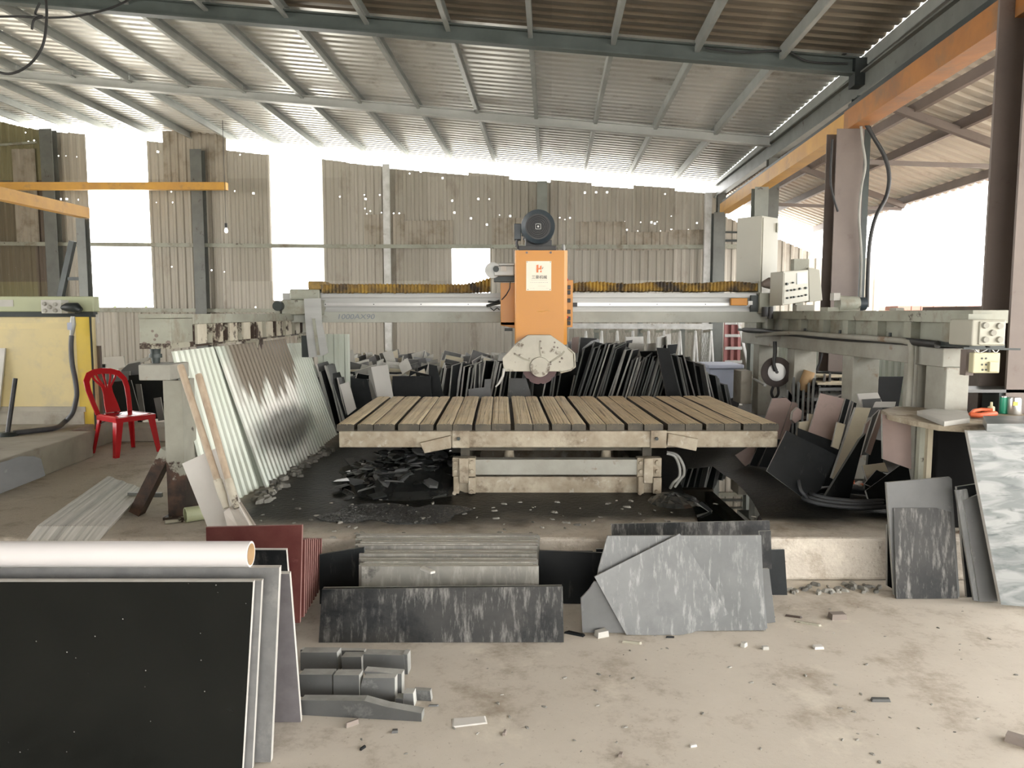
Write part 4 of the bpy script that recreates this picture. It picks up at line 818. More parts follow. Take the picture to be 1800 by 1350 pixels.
# ---------------------------------------------------------------- cutting table
YT = 5.7; zt = W(979, 745, YT).z; YTb = 7.62
xa = [590, 626, 697, 765, 833, 902, 968, 1034, 1102, 1172, 1240, 1306]; xb_ = [620, 691, 759, 827, 895, 962, 1027, 1095, 1163, 1233, 1301, 1368]
t = thing('cutting_table', 'low steel cutting table with a deck of thick sawn planks', 'table', W(980, 860, YT + .3))
zp = W(979, 757, YT).z
for i, (a, b_) in enumerate(zip(xa, xb_)):
    rnd = random.Random(i); X0, X1 = W(a, 745, YT).x, W(b_, 745, YT).x; s_ = .5 if i else 1.0; xm = X0 + (X1 - X0) * rnd.uniform(.4, .62)
    T = Matrix.Translation((.33, 6.5, 0)) @ Matrix.Rotation(.0148, 4, 'Z') @ Matrix.Translation((-.33, -6.5, 0)); mb = MB(T)
    parts = [(X0, xm - .003), (xm + .003, X1)] if i else [(X0, X1)]
    for (u, v) in parts:
        # ragged top: several runs of slightly different height, cut lines between
        n = 5 if u != X0 or i else 5; ys = [YT + rnd.uniform(-.012, .012)] + [YT + .4 * k for k in range(1, 5)] + [YTb + rnd.uniform(-.03, .02)]
        nx = max(4, int((v - u) / .022)); vs = []; 
        for y in ys:
            for k in range(nx + 1):
                for e in ((0, 1) if 0 < k < nx else (0,)):
                    pass
        gx = []
        for k in range(nx + 1):
            x = u + (v - u) * k / nx
            if 0 < k < nx and rnd.random() < .55: g = rnd.uniform(.004, .012); gx += [(x - .0022, 0), (x, -g), (x + .0022, 0)]
            else: gx.append((x, rnd.uniform(-.0015, .0015)))
        gx[0] = (gx[0][0], -.006); gx[-1] = (gx[-1][0], -.006); m_ = len(gx)
        amp = [1.0 if rnd.random() < .9 else .3 for _ in ys]
        top = [(x, y, zt + d * amp[j] + rnd.uniform(-.001, .001)) for j, y in enumerate(ys) for x, d in gx]
        bot = [(x, y, zp + .0) for y in ys for x, d in gx]
        N = len(top); fs = []; mi = []
        for j in range(len(ys) - 1):
            for k in range(m_ - 1): fs.append((j * m_ + k, j * m_ + k + 1, (j + 1) * m_ + k + 1, (j + 1) * m_ + k)); mi.append(0)
        L = (len(ys) - 1) * m_
        for k in range(m_ - 1):
            fs.append((N + k, N + k + 1, k + 1, k)); mi.append(1); fs.append((L + k, L + k + 1, N + L + k + 1, N + L + k)); mi.append(1)
        for j in range(len(ys) - 1):
            fs.append((j * m_, (j + 1) * m_, N + (j + 1) * m_, N + j * m_)); mi.append(1); e = m_ - 1
            fs.append((j * m_ + e, N + j * m_ + e, N + (j + 1) * m_ + e, (j + 1) * m_ + e)); mi.append(1)
        fs.append((N, N + m_ - 1, N + L + m_ - 1, N + L)); mi.append(1)
        mb.add(top + bot, fs, mi)
    mb.build('plank', [M['plank'], M['mudwood']], t)
xa0, xa1 = W(595, 770, YT).x, W(1368, 770, YT).x; zf0, zf1 = W(979, 787, YT).z, W(979, 758, YT).z
def tbox(name, x0, x1, y0, y1, z0, z1, mat, bev=.006):
    mb = MB(); mb.box(x0, x1, y0, y1, z0, z1); return mb.build(name, M[mat], t, bevel=bev)
tbox('deck_plate', xa0 + .01, xa1 - .01, YT + .03, YTb - .04, zf1 - .0, zp - .001, 'mudwood', 0)
tbox('front_beam', xa0, xa1, YT + .01, YT + .09, zf0, zf1 - .001, 'steel_dirty')
tbox('rear_beam', xa0, xa1, YTb - .15, YTb - .05, zf0, zf1 - .001, 'steel_dirty')
for x in (xa0 + .05, xa0 + .85, xa0 + 1.6, xa0 + 2.4, xa1 - .05): tbox('cross_beam', x - .04, x + .04, YT + .091, YTb - .151, zf0 + .02, zf1 - .002, 'steel_dirty')
for (a, b_) in ((795, 825), (1144, 1172)):
    mb = MB(); mb.pbox(a, 757, b_, 787.5, YT - .012, .02); mb.build('bracket_plate', M['steel_dirty'], t, bevel=.003)
    c = W((a + b_) / 2 - 4, 771, YT - .015); mb = MB(); mb.cyl((c.x, YT - .03, c.z), (c.x, YT - .012, c.z), .014, n=6); mb.build('bolt', M['dark_steel'], t)
for P in ([(738, 779), (792, 766), (793, 788), (746, 797)], [(1175, 762), (1228, 772), (1224, 793), (1173, 783)]):
    mb = MB(); mb.prism([W(a, b_, YT - .03) for a, b_ in P], (0, -1, 0), .04); mb.build('corner_brace', M['steel_dirty'], t, bevel=.004)
# dark slabs of slurry hanging on the frame and lower frame
YL = YT + .02
mb = MB(); mb.pbox(833, 808, 1125, 835, YL + .05, .1); mb.build('tilt_beam', M['pale'], t, bevel=.006)
mb = MB(); mb.pbox(800, 838, 1163, 868, YL + .1, .12); mb.build('base_beam', M['steel_dirty'], t, bevel=.01)
mb = MB(); mb.pbox(795, 866, 1165, 882, YL + .13, .1); bb = mb.build('base_foot', M['steel_dirty'], t, bevel=.006)
for s_ in (0, 1):
    x0, x1 = ((795, 836), (1120, 1163))[s_]
    mb = MB(); mb.pbox(x0, 805, x1, 838, YL + .04, .08); mb.build('hinge_plate', M['steel_dirty'], t, bevel=.005)
    mb = MB(); mb.pbox(x0 + 12, 806, x0 + 28, 850, YL - .0, .06); mb.build('hinge_arm', M['steel_dirty'], t, bevel=.006)
    mb = MB(); mb.pbox(x0 + 2, 838, x0 + 12, 868, YL + .02, .12); mb.build('hinge_foot', M['steel_dirty'], t, bevel=.006); mb = MB(); mb.pbox(x0 + 28, 840, x1 + 0, 868, YL + .04, .12); mb.build('hinge_foot', M['steel_dirty'], t, bevel=.006)
    for px, py in ((x0 + 6, 813), (x0 + 6, 828), (x0 + 35, 812), (x0 + 35, 828), (x0 + 4, 866), (x0 + 34, 864)):
        c = W(px, py, YL + .04); mb = MB(); mb.cyl((c.x, YL + .015, c.z), (c.x, YL + .045, c.z), .015, n=10); mb.build('bolt', M['steel_dirty'], t)
X0, X1 = W(800, 800, YT).x, W(1160, 800, YT).x
mb = MB(); mb.box(X0 + .05, X0 + .15, YL + .3, YTb - .4, PF + .03, PF + .14); mb.build('base_side', M['steel_dirty'], t)
mb = MB(); mb.box(X1 - .15, X1 - .05, YL + .3, YTb - .4, PF + .03, PF + .14); mb.build('base_side', M['steel_dirty'], t)
mb = MB(); mb.box(X0 + .02, X1 - .02, YTb - .4, YTb - .28, PF, PF + .2); mb.build('base_beam', M['steel_dirty'], t)
for px in (895, 1065):
    a = W(px, 808, YL + .3); mb = MB(); mb.cyl((a.x, YL + .3, PF + .1), (a.x, YL + .3, zf0 + .02), .05, .03, 14); mb.cyl((a.x, YL + .3, a.z - .05), (a.x, YL + .3, a.z + .02), .07, .05, 14); mb.build('hydraulic_ram', M['steel_dirty'], t)
mb = MB(); mb.box(X0 + .03, X1 - .03, YL + .2, YTb - .6, zf0 - .06, zf0 - .001); mb.build('tilt_frame', M['mudwood'], t)
mb = MB(); mb.box(X0 + .03, X0 + .1, YL + .16, YTb - .6, PF + .1, zf0 - .001); mb.build('side_cheek', M['mudwood'], t); mb = MB(); mb.box(X1 - .1, X1 - .03, YL + .16, YTb - .6, PF + .1, zf0 - .001); mb.build('side_cheek', M['mudwood'], t)
cable('pale hydraulic hose curving beside the table base', wp([(1172, 797), (1186, 802), (1194, 820), (1194, 838), (1184, 848)], YT + .15) + [G(1178, 858, PF + .02)], .012, 'hose_l', 'hose', 'hydraulic_hose')
cable('second pale hydraulic hose, outer one beside the table base', wp([(1172, 795), (1190, 800), (1201, 818), (1202, 834), (1196, 842)], YT + .2) + [G(1186, 856, PF + .02)], .012, 'hose_l', 'hose', 'hydraulic_hose')

# ================================================================ STONE SLABS
def slab(label, pts, face='s_dark', edge='edge', z=PF, Y=None, lean=5, yaw=0, t=.02, group=None, name='stone_slab', cat='slab', yb=None):
    l, yw = R(lean), R(yaw); n = Vector((math.sin(yw) * math.cos(l), -math.cos(yw) * math.cos(l), math.sin(l)))
    lp = max(pts, key=lambda p: p[1]); P0 = W(lp[0], lp[1], Y) if Y else G(lp[0], lp[1], z)
    if Y and P0.z < z: P0 = G(lp[0], lp[1], z)
    o = Vector((0, 0, H)); vs = []
    for px, py in pts:
        d = ray(px, py); k = (P0 - o).dot(n) / d.dot(n); vs.append(o + d * k)
    mb = MB(); mb.prism(vs, n, t, 0, 1)
    mb.v = [Vector((p.x, p.y, max(p.z, z + .001))) for p in mb.v]
    return tag(mb.build(name, [M[face], M[edge]]), label, cat, group)
def plate(x, y, z0, wd, ht, t, yaw=0, lean=0, roll=0, face='s_dark', edge='edge', label='', group=None, name='stone_slab', cat='slab', cut=0.0, mesh=[0]):
    """free-standing slab: bottom centre at x,y,z0; yaw about z, lean back, roll sideways"""
    T = Matrix.Translation((x, y, z0)) @ Matrix.Rotation(R(yaw), 4, 'Z') @ Matrix.Rotation(R(-lean), 4, 'X') @ Matrix.Rotation(R(roll), 4, 'Y')
    mb = MB(T); h2 = wd / 2
    poly = [(-h2, 0, 0), (h2, 0, 0), (h2, 0, ht * (1 - cut)), (h2 * (1 - cut * 1.5), 0, ht), (-h2, 0, ht)] if cut else [(-h2, 0, 0), (h2, 0, 0), (h2, 0, ht), (-h2, 0, ht)]
    mb.prism(poly, (0, -1, 0), t, 0, 1)
    lo = min(p.z for p in mb.v); mb.v = [p + Vector((0, 0, z0 + .002 - lo)) for p in mb.v]
    return tag(mb.build(name, [M[face], M[edge]], origin=(x, y, z0)), label, cat, group)

# --- foreground left: A-frame of big slabs with the white roll on top
slab('front black granite slab with white specks, largest in the picture', [(-190, 1023), (445, 1023), (425, 1364), (-190, 1364)], 's_black', 'edge_w', z=0, Y=2.60, lean=-4, t=.02)
slab('thin grey-backed slab just behind the big black slab', [(-190, 1021), (460, 1021), (443, 1354), (-190, 1354)], 's_backing', 'edge_w', z=0, Y=2.632, lean=-4, t=.02)
slab('tall grey slab standing behind the big black slab, under the white roll', [(-190, 998), (491, 998), (476, 1340), (-190, 1340)], 's_backing', 'edge_w', z=0, Y=2.68, lean=-3, t=.025)
slab('brownish grey slab leaning against the back of the foreground slabs', [(380, 1009), (509, 1009), (529, 1270), (380, 1270)], 's_purple', 'edge_w', z=0, lean=-13, t=.02)
slab('black slab with white edge peeking out behind the white roll', [(300, 966), (503, 967), (512, 1080), (300, 1080)], 's_dusty', 'edge_w', z=0, Y=3.25, lean=-8, t=.02)
# trestle hidden behind the slabs so they lean on something
ya = 2.95
t = thing('paper_roll', 'long white roll with cardboard core lying on the foreground slabs', 'roll', W(100, 990, 2.655))
a = W(-420, 972, 2.655); b_ = W(441, 972, 2.655); r = 23 * 2.655 / F
zt2 = W(300, 998, 2.65).z
a.z = b_.z = W(441, 998, 2.648).z + r + .002
mb = MB(); n = 40
def ringv(x, rr): return [Vector((x, 2.655 + rr * math.cos(2 * math.pi * i / n), a.z + rr * math.sin(2 * math.pi * i / n))) for i in range(n)]
vs = ringv(a.x, r) + ringv(b_.x, r) + ringv(b_.x, r * .84) + ringv(b_.x - .25, r * .84)
mb.add(vs, [(i, (i + 1) % n, n + (i + 1) % n, n + i) for i in range(n)], 0, True); mb.add(vs[n:3 * n], [(i, (i + 1) % n, n + (i + 1) % n, n + i) for i in range(n)])
mb.add(ringv(a.x, r), [tuple(range(n))]); mb.build('vinyl', M['paper'], t)
mb = MB(); vs = ringv(b_.x + .001, r * .84) + ringv(b_.x + .001, r * .77) + ringv(b_.x - .4, r * .77)
mb.add(vs, [(i, (i + 1) % n, n + (i + 1) % n, n + i) for i in range(n)] + [(n + i, n + (i + 1) % n, 2 * n + (i + 1) % n, 2 * n + i) for i in range(n)], 0, True); mb.build('cardboard_core', M['card'], t)
# --- red slabs behind
slab('large red granite slab standing behind the white roll', [(362, 927), (531, 923), (527, 1095), (366, 1100)], 's_red', 'e_red', z=0, Y=3.62, lean=2, t=.02)
for i in range(9):
    px = 534 + i * 3.6; y_ = 3.72 + i * .075
    slab('thin red granite slab in the row behind the large red slab, only its edge showing', [(420 + i * 4, 949 - (i % 3)), (px + 2, 949 - (i % 3)), (px, 1085 - i * 6), (420 + i * 4, 1085 - i * 6)], 's_red', 'e_red', z=0, Y=y_, lean=3, yaw=0, t=.02, group='red granite slabs behind the large red one')
# --- middle stack of low dark strips
slab('front dusty black slab of the low stack before the cutting table', [(566, 1036), (989, 1031), (991, 1129), (560, 1130)], 's_dusty', 'edge_d', z=0, lean=8, t=.02)
slab('dusty slab directly behind the front slab of the low stack', [(568, 1033), (988, 1029), (989, 1080), (566, 1080)], 's_dusty', 'edge', z=0, Y=3.93, lean=8, t=.02)
rnd = random.Random(11)
for i in range(27):
    yb = 3.985 + i * .0222; L = W(945, 1000, yb).x - W(630, 1000, yb).x + rnd.uniform(-.03, .03); h_ = .292 + rnd.uniform(-.004, .004) + (-.02 if i in (7, 8, 14) else 0) + (.012 if i > 14 else 0); xo = W(787, 1000, yb).x + rnd.uniform(-.012, .012)
    plate(xo, yb, 0, L, h_, .0222, rnd.uniform(-.3, .3), 6, rnd.uniform(-.25, .25), 's_dust', 'edge_p', 'dusty grey strip slab leaning in the low stack before the cutting table', 'strip slabs in the low middle stack', name='strip_slab')
slab('small dark slab at the right end of the low middle stack', [(947, 994), (981, 994), (982, 1032), (947, 1032)], 's_dark', 'edge_d', z=0, Y=4.35, lean=6)
slab('small dark slab at the left end of the low middle stack', [(592, 1000), (636, 1000), (636, 1040), (590, 1040)], 's_dark', 'edge_d', z=0, Y=4.25, lean=6)
slab('dark slab standing in the gap between the two middle stacks', [(1007, 969), (1042, 969), (1042, 1050), (1006, 1050)], 's_dark', 'edge_d', z=0, Y=4.3, lean=6)
slab('added black slab standing in for shade on the platform edge between the two middle stacks', [(948, 968), (1064, 972), (1064, 1062), (946, 1060)], 's_dark', 'edge_d', z=0, Y=4.48, lean=3)  # this slab and the next are added to darken the shaded kerb face
slab('added black slab standing in for shade on the platform edge left of the low middle stack', [(562, 975), (640, 962), (640, 1062), (562, 1062)], 's_dark', 'edge_d', z=0, Y=4.48, lean=3)
mb = MB(); mb.prism([(p.x, p.y, .308) for p in (G(738, 1000, .3), G(745, 997, .3), G(765, 1006, .3), G(757, 1008, .3))], (0, 0, 1), .012); o = mb.build('stone_sliver', M['s_pale']); tag(o, 'pale stone sliver lying on top of the low middle stack', 'sliver')
# --- right-middle stack
slab('topmost long dark slab at the back of the grey slab stack', [(1075, 921), (1353, 915), (1356, 1000), (1077, 1000)], 's_dusty', 'edge', z=0, Y=4.52, lean=8, t=.02)
slab('dark slab jutting out at the right of the grey slab stack', [(1338, 967), (1379, 966), (1384, 1046), (1345, 1046)], 's_dark', 'edge', z=0, Y=4.42, lean=6)
slab('narrow dark slab corner at the right edge of the grey stack', [(1335, 934), (1355, 933), (1357, 1000), (1338, 1000)], 's_dusty', 'edge', z=0, Y=4.35, lean=6)
slab('dark slab standing at the left rear of the grey slab stack', [(1043, 983), (1075, 983), (1075, 1035), (1043, 1035)], 's_dark', 'edge', z=0, Y=4.3, lean=6)
slab('small dark slab corner above the left rear of the grey stack', [(1048, 965), (1075, 965), (1075, 1005), (1048, 1005)], 's_dark', 'edge', z=0, Y=4.38, lean=6)
slab('wide grey slate slab behind the tilted slab, with white drip marks', [(1068, 942), (1338, 941), (1346, 1108), (1180, 1110), (1040, 1106), (1052, 1000)], 's_grey', 'edge', z=0, Y=4.10, lean=9, t=.02)
slab('grey slate slab with pale runs, right side of the grey stack', [(1150, 950), (1334, 946), (1349, 1105), (1205, 1108)], 's_grey', 'edge', z=0, Y=4.03, lean=9, t=.02)
slab('narrow grey slab behind the right edge of the grey stack', [(1338, 1000), (1352, 1000), (1363, 1094), (1348, 1096)], 's_mid', 'edge', z=0, Y=4.12, lean=7)
slab('small grey slab standing in the upper left of the grey stack', [(1098, 952), (1180, 948), (1190, 1000), (1099, 1010)], 's_grey', 'edge', z=0, Y=4.06, lean=9, t=.015)
slab('broken grey slab piece at the lower left of the grey stack', [(1045, 1022), (1062, 1026), (1101, 1113), (1024, 1112), (1021, 1052), (1036, 1036)], 's_mid', 'edge', z=0, Y=3.99, lean=9, t=.02)
slab('front grey slate slab tilted on its corner, lightest in the stack', [(1195, 938), (1281, 1079), (1218, 1112), (1195, 1117), (1101, 1116), (1045, 1014)], 's_grey', 'edge', z=0, lean=11, t=.02)
# --- small blocks at lower left centre
bl = [
 ('long curved-top grey block lying in front of the small offcut pile', [(528, 1231), (640, 1232), (680, 1243), (741, 1254), (741, 1269), (640, 1266), (528, 1266)], 3.12, .05),
 ('wide grey offcut at the lower left of the small pile', [(526, 1186), (583, 1186), (584, 1228), (526, 1228)], 3.2, .06),
 ('dark square offcut beside the lower left one in the small pile', [(586, 1187), (631, 1187), (632, 1232), (586, 1230)], 3.24, .06),
 ('grey offcut with a sloped corner in the middle of the small pile', [(638, 1192), (694, 1192), (694, 1234), (634, 1232), (634, 1206)], 3.22, .06),
 ('dark wide offcut at the upper left of the small pile', [(528, 1147), (592, 1147), (596, 1182), (528, 1180)], 3.4, .06),
 ('small dark offcut second from left in the upper row', [(600, 1155), (635, 1155), (636, 1187), (602, 1186)], 3.42, .06),
 ('wide grey offcut at the upper right of the small pile', [(639, 1150), (710, 1152), (713, 1186), (636, 1184)], 3.4, .06),
 ('thin offcut standing behind the upper right one', [(708, 1150), (716, 1151), (717, 1186), (711, 1186)], 3.5, .06),
 ('long low grey strip at the very back of the small pile', [(528, 1142), (640, 1144), (640, 1170), (528, 1170)], 3.55, .03),
 ('grey offcut in the second row at the right of the pile', [(640, 1180), (706, 1185), (706, 1225), (650, 1225)], 3.34, .05),
 ('small upright offcut right of the pile middle', [(709, 1219), (726, 1219), (728, 1243), (709, 1241)], 3.25, .05),
 ('little dark offcut low in the pile beside the curved block', [(695, 1228), (709, 1228), (709, 1243), (695, 1240)], 3.2, .05),
 ('dark square offcut standing apart at the right of the pile', [(727, 1213), (756, 1215), (758, 1233), (728, 1232)], 3.34, .03)]
for l, p, y, t_ in bl: slab(l, p, 's_mid', 'edge', z=0, Y=y, lean=2, yaw=-6, t=t_, name='stone_offcut', cat='offcut')

# --- right foreground
slab('big light grey marble slab leaning at the right edge, wavy veins', [(1700, 757), (1905, 752), (1905, 1075), (1760, 1063)], 'marble', 'edge_w', z=0, Y=4.25, lean=4, yaw=-4, t=.03)
slab('tall dark polished slab with pale top, behind the front one at right', [(1558, 848), (1669, 838), (1673, 842), (1687, 1050), (1572, 1046)], 's_mid', 'edge', z=0, Y=4.42, lean=6, t=.02)
slab('front dark polished slab with white smears at right', [(1571, 893), (1646, 893), (1672, 900), (1684, 1052), (1576, 1053)], 's_dusty', 'edge_d', z=0, lean=8, t=.02)
slab('black slab corner showing left of the polished slabs', [(1560, 922), (1574, 922), (1578, 1040), (1560, 1030)], 's_dark', 'edge', z=0, Y=4.5, lean=4)
slab('narrow pale slab leaning between polished slabs and marble', [(1680, 862), (1700, 860), (1741, 1058), (1712, 1056)], 's_grey', 'edge', z=0, Y=4.34, lean=4, yaw=-8)
slab('narrow blue-grey slab leaning just left of the marble slab', [(1694, 880), (1728, 866), (1757, 1057), (1722, 1058)], 's_mid', 'edge', z=0, Y=4.4, lean=4, yaw=-8)
slab('dark slab in shade behind the narrow slabs at right', [(1682, 856), (1722, 850), (1750, 1050), (1700, 1050)], 's_dark', 'edge', z=0, Y=4.5, lean=3)

# --- workbench with clutter
ZB = 1.0
t = thing('workbench', 'cluttered stone-topped workbench behind the marble slab', 'workbench', (3.2, 4.75, 0))
poly = [G(*p, ZB) for p in ((1549, 720), (1575, 714), (1638, 717), (1650, 724), (1702, 726), (1755, 727), (1860, 727), (1870, 742), (1765, 748), (1720, 751), (1650, 747), (1600, 738), (1562, 729))]
mb = MB(); mb.prism(poly, (0, 0, 1), .035); mb.build('bench_top', M['steel_dirty'], t, bevel=.004)
for P, Y, z_ in (([(1618, 748), (1627, 748), (1630, 868), (1622, 868)], 4.72, PF), ([(1632, 752), (1645, 752), (1645, 868), (1634, 868)], 4.76, PF)):
    a = W(P[0][0], P[0][1], Y); mb = MB(); mb.box(a.x, a.x + .032, Y, Y + .04, PF, ZB - .036); mb.build('leg', M['rail'] if P[0][0] == 1618 else M['s_beige'], t)
mb = MB(); a = W(1770, 700, 4.85); mb.box(a.x, a.x + .3, 4.75, 4.9, PF, ZB - .036); mb.build('leg', M['conc_b'], t)
slab('pinkish brown stone panel hanging under the left end of the bench', [(1551, 728), (1601, 739), (1602, 825), (1552, 807)], 's_pink', 'edge', z=PF, Y=4.95, lean=0, yaw=0, t=.02)
mb = MB(); mb.prism([G(p[0], p[1], ZB + .05) for p in ((1728, 731), (1872, 731), (1872, 744), (1735, 745))], (0, 0, 1), .045); tag(mb.build('marble_offcut', M['marble']), 'thick bluish white marble strip lying on the bench edge', 'offcut')
mb = MB(); mb.prism([G(p[0], p[1], ZB + .03) for p in ((1612, 722), (1640, 718), (1700, 722), (1705, 735), (1660, 741))], (0, 0, 1), .028); tag(mb.build('stone_offcut', M['s_pale']), 'thin pale stone sheet lying flat in the middle of the bench', 'offcut')
mb = MB(); mb.tube([G(1668, 713, ZB + .03), G(1680, 714, ZB + .03), G(1698, 716, ZB + .03)], .02, 10); tag(mb.build('rubber_grip', M['black']), 'short black rubber tube lying on the bench', 'tube')
mb = MB(); mb.tube([G(1706, 728, ZB + .025), G(1712, 722, ZB + .03), G(1725, 720, ZB + .03), G(1745, 721, ZB + .03)], .012, 8); mb.tube([G(1707, 729, ZB + .022), G(1720, 730, ZB + .022), G(1750, 727, ZB + .022)], .016, 8); tag(mb.build('pliers', M['orange']), 'orange-handled pliers lying on the bench', 'pliers')
def can(px, py, wpx, hpx, label, mat, name):
    a = G(px, py, ZB); r = wpx / 2 * a.y / F; h_ = hpx * a.y / F; t = thing(name, label, 'can', a)
    mb = MB(); mb.tube([(a.x, a.y, ZB + .001), (a.x, a.y, ZB + .012), (a.x, a.y, ZB + h_ - .01), (a.x, a.y, ZB + h_)], [r * .97, r, r, r * .97], 24); mb.build('can_body', M[mat], t)
    mb = MB(); mb.cyl((a.x, a.y, ZB + h_), (a.x, a.y, ZB + h_ + .008), r * .85, n=24); mb.build('lid', M['tin'], t); return t
can(1763, 727, 12, 29, 'slim green can on the workbench', 'green_bottle', 'paint_can')
tt = can(1782, 728, 24, 28, 'silver tin with a yellow label beside the green can', 'tin', 'paint_tin')
a = G(1782, 728, ZB); mb = MB(); mb.box(a.x - .035, a.x - .005, a.y - .044, a.y - .041, ZB + .06, ZB + .085); mb.build('label_patch', M['ym2'], tt)
mb = MB(); a = G(1742, 723, ZB + .02); mb.tube([a, a + Vector((0, 0, .03)), a + Vector((0, 0, .035)), a + Vector((0, 0, .06))], [.022, .02, .008, .007], 12); tag(mb.build('glue_bottle', M['cream']), 'small cream bottle with a thin nozzle on the workbench', 'bottle')
mb = MB(); a = W(1692, 706, 5.0); b_ = W(1870, 712, 5.0); mb.box(a.x, b_.x, 5.0, 5.25, 1.13, 1.15); tag(mb.build('shelf_board', M['s_mid']), 'grey stone shelf behind the cans at the right edge', 'shelf')
mb = MB(); mb.box(a.x + .25, a.x + .29, 5.02, 5.2, PF, 1.13); mb.box(b_.x - .1, b_.x - .05, 5.02, 5.2, PF, 1.13); tag(mb.build('shelf_trestle', M['dark_steel']), 'dark trestle under the stone shelf at the right edge', 'trestle')
mb = MB(); a = W(1640, 800, 4.84); mb.box(a.x + .02, a.x + .42, 4.84, 4.95, PF, .94); tag(mb.build('underbench_shade_block', M['void'], bevel=.01), 'near-black cabinet standing in for the shade under the workbench', 'cabinet')
mb = MB(); mb.prism([W(1705, 826, 4.7), W(1714, 822, 4.7), W(1712, 836, 4.7), W(1700, 836, 4.7)], (0, -1, 0), .06); o = mb.build('plastic_scrap', M['red']); o.location.z = PF; tag(o, 'red plastic scrap in the shade beside the marble slab', 'scrap')

# --- the mixed pile at the right, between table and workbench
rp = [
 ('large dark wet slab tilted on its corner before the right pile', [(1383, 757), (1471, 800), (1442, 860), (1420, 882), (1348, 828)], 's_dark', 'edge', None, 14, 0, .02),
 ('dark slab behind the large tilted one in the right pile', [(1402, 752), (1486, 783), (1470, 862), (1400, 840)], 's_dark', 'edge', 5.85, 12, 0, .02),
 ('pinkish brown slab standing high in the middle of the right pile', [(1442, 691), (1484, 701), (1446, 835), (1404, 820)], 's_pink', 'edge', 6.0, 9, 0, .02),
 ('beige slab leaning at the right side of the pile', [(1505, 716), (1531, 717), (1485, 852), (1462, 840)], 's_beige', 'edge', 5.85, 8, 8, .03),
 ('long dark slab in shade right of the beige slab', [(1512, 772), (1522, 762), (1490, 890), (1440, 890)], 's_dark', 'edge_d', 5.7, 8, 8, .03),
 ('pale yellow block low in the middle of the right pile', [(1405, 742), (1421, 740), (1422, 727), (1440, 730), (1436, 770), (1402, 766)], 's_beige', 'edge', 6.15, 6, 0, .04),
 ('dark slab edge next to the pinkish brown slab', [(1487, 701), (1494, 703), (1462, 825), (1452, 822)], 's_dark', 'edge', 6.0, 9, 0, .02),
 ('grey slab second behind the pinkish one, in the right pile', [(1496, 704), (1500, 706), (1474, 820), (1464, 818)], 's_mid', 'edge', 5.97, 9, 0, .02),
 ('black slab third beside the pinkish one, in the right pile', [(1501, 707), (1506, 709), (1480, 822), (1472, 820)], 's_dark', 'edge', 5.94, 9, 0, .02),
 ('short cream slab pair standing under the grey edges', [(1472, 742), (1486, 746), (1474, 790), (1462, 785)], 's_beige', 'edge', 5.8, 9, 0, .02),
 ('brown slab leaning left in the right pile', [(1358, 700), (1382, 699), (1391, 707), (1365, 790), (1330, 775)], 's_pink', 'edge', 6.9, 8, 0, .02),
 ('dark brown slab edge right of the leaning brown slab', [(1393, 706), (1403, 710), (1376, 790), (1366, 785)], 's_pink', 'edge', 6.8, 8, 0, .02),
 ('rounded brown stone lump in the right pile', [(1402, 716), (1410, 722), (1408, 737), (1398, 744), (1392, 738), (1394, 724)], 's_pink', 'edge', 6.4, 8, 0, .05),
 ('grey stone slab piece seen under the right end of the table', [(1292, 800), (1331, 776), (1322, 812), (1310, 820)], 's_pink', 'edge_d', 6.9, 6, 0, .02),
 ('dark slab edge under the right end of the table', [(1336, 776), (1352, 776), (1330, 820), (1318, 818)], 's_dark', 'edge', 6.8, 6, 0, .02),
 ('black slab leaning beside the dark edge under the table end', [(1354, 772), (1372, 772), (1352, 822), (1334, 820)], 's_dark', 'edge', 6.7, 6, 0, .02),
 ('small cream triangular shard among the dark slabs', [(1516, 818), (1555, 813), (1562, 830), (1540, 828), (1526, 848)], 's_beige', 'edge', 5.5, 25, 0, .02),
 ('dark slab lying tilted in front of the cream shard', [(1541, 826), (1566, 838), (1548, 862), (1520, 850)], 's_dark', 'edge', 5.4, 25, 0, .02),
 ('grey slab leaning diagonally by the bench leg', [(1596, 808), (1620, 832), (1574, 900), (1530, 888), (1522, 862)], 's_dark', 'edge', 5.25, 25, 0, .02),
 ('rough pink rock beside the bench leg', [(1605, 804), (1620, 806), (1624, 826), (1610, 818)], 's_pink', 'edge', 5.3, 10, 0, .06),
 ('pale slab stack corner standing behind the right pile', [(1507, 692), (1543, 690), (1555, 716), (1515, 716)], 's_white', 'edge_w', 6.1, 14, 0, .02),
 ('grey slab under the pale stack corner', [(1515, 702), (1548, 700), (1553, 730), (1520, 735)], 's_mid', 'edge_w', 6.0, 14, 0, .02),
 ('large dark board with cream edge behind the right pile', [(1545, 662), (1588, 662), (1577, 730), (1536, 730)], 's_dark', 'edge_w', 6.9, 6, 0, .03),
 ('white slab lying on others left of the bench', [(1540, 706), (1575, 706), (1573, 716), (1536, 716)], 's_white', 'edge_w', 5.7, 20, 0, .02),
 ('narrow brown slab leaning on the bench end', [(1548, 720), (1552, 735), (1530, 800), (1522, 795)], 's_pink', 'edge', 5.5, 6, 0, .02),
 ('small grey slab leaning left of the narrow brown one', [(1534, 732), (1546, 720), (1524, 800), (1514, 800)], 's_mid', 'edge', 5.65, 6, 0, .02),
 ('tan slab edge left of the small grey one by the bench', [(1522, 745), (1532, 735), (1514, 805), (1506, 803)], 's_pink', 'edge', 5.7, 6, 0, .02),
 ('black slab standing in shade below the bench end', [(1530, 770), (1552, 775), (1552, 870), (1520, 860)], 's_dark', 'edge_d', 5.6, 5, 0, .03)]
for l, p, f, e, Y, ln, yw, t_ in rp: slab(l, p, f, e, z=PF, Y=Y, lean=ln, yaw=yw, t=t_)
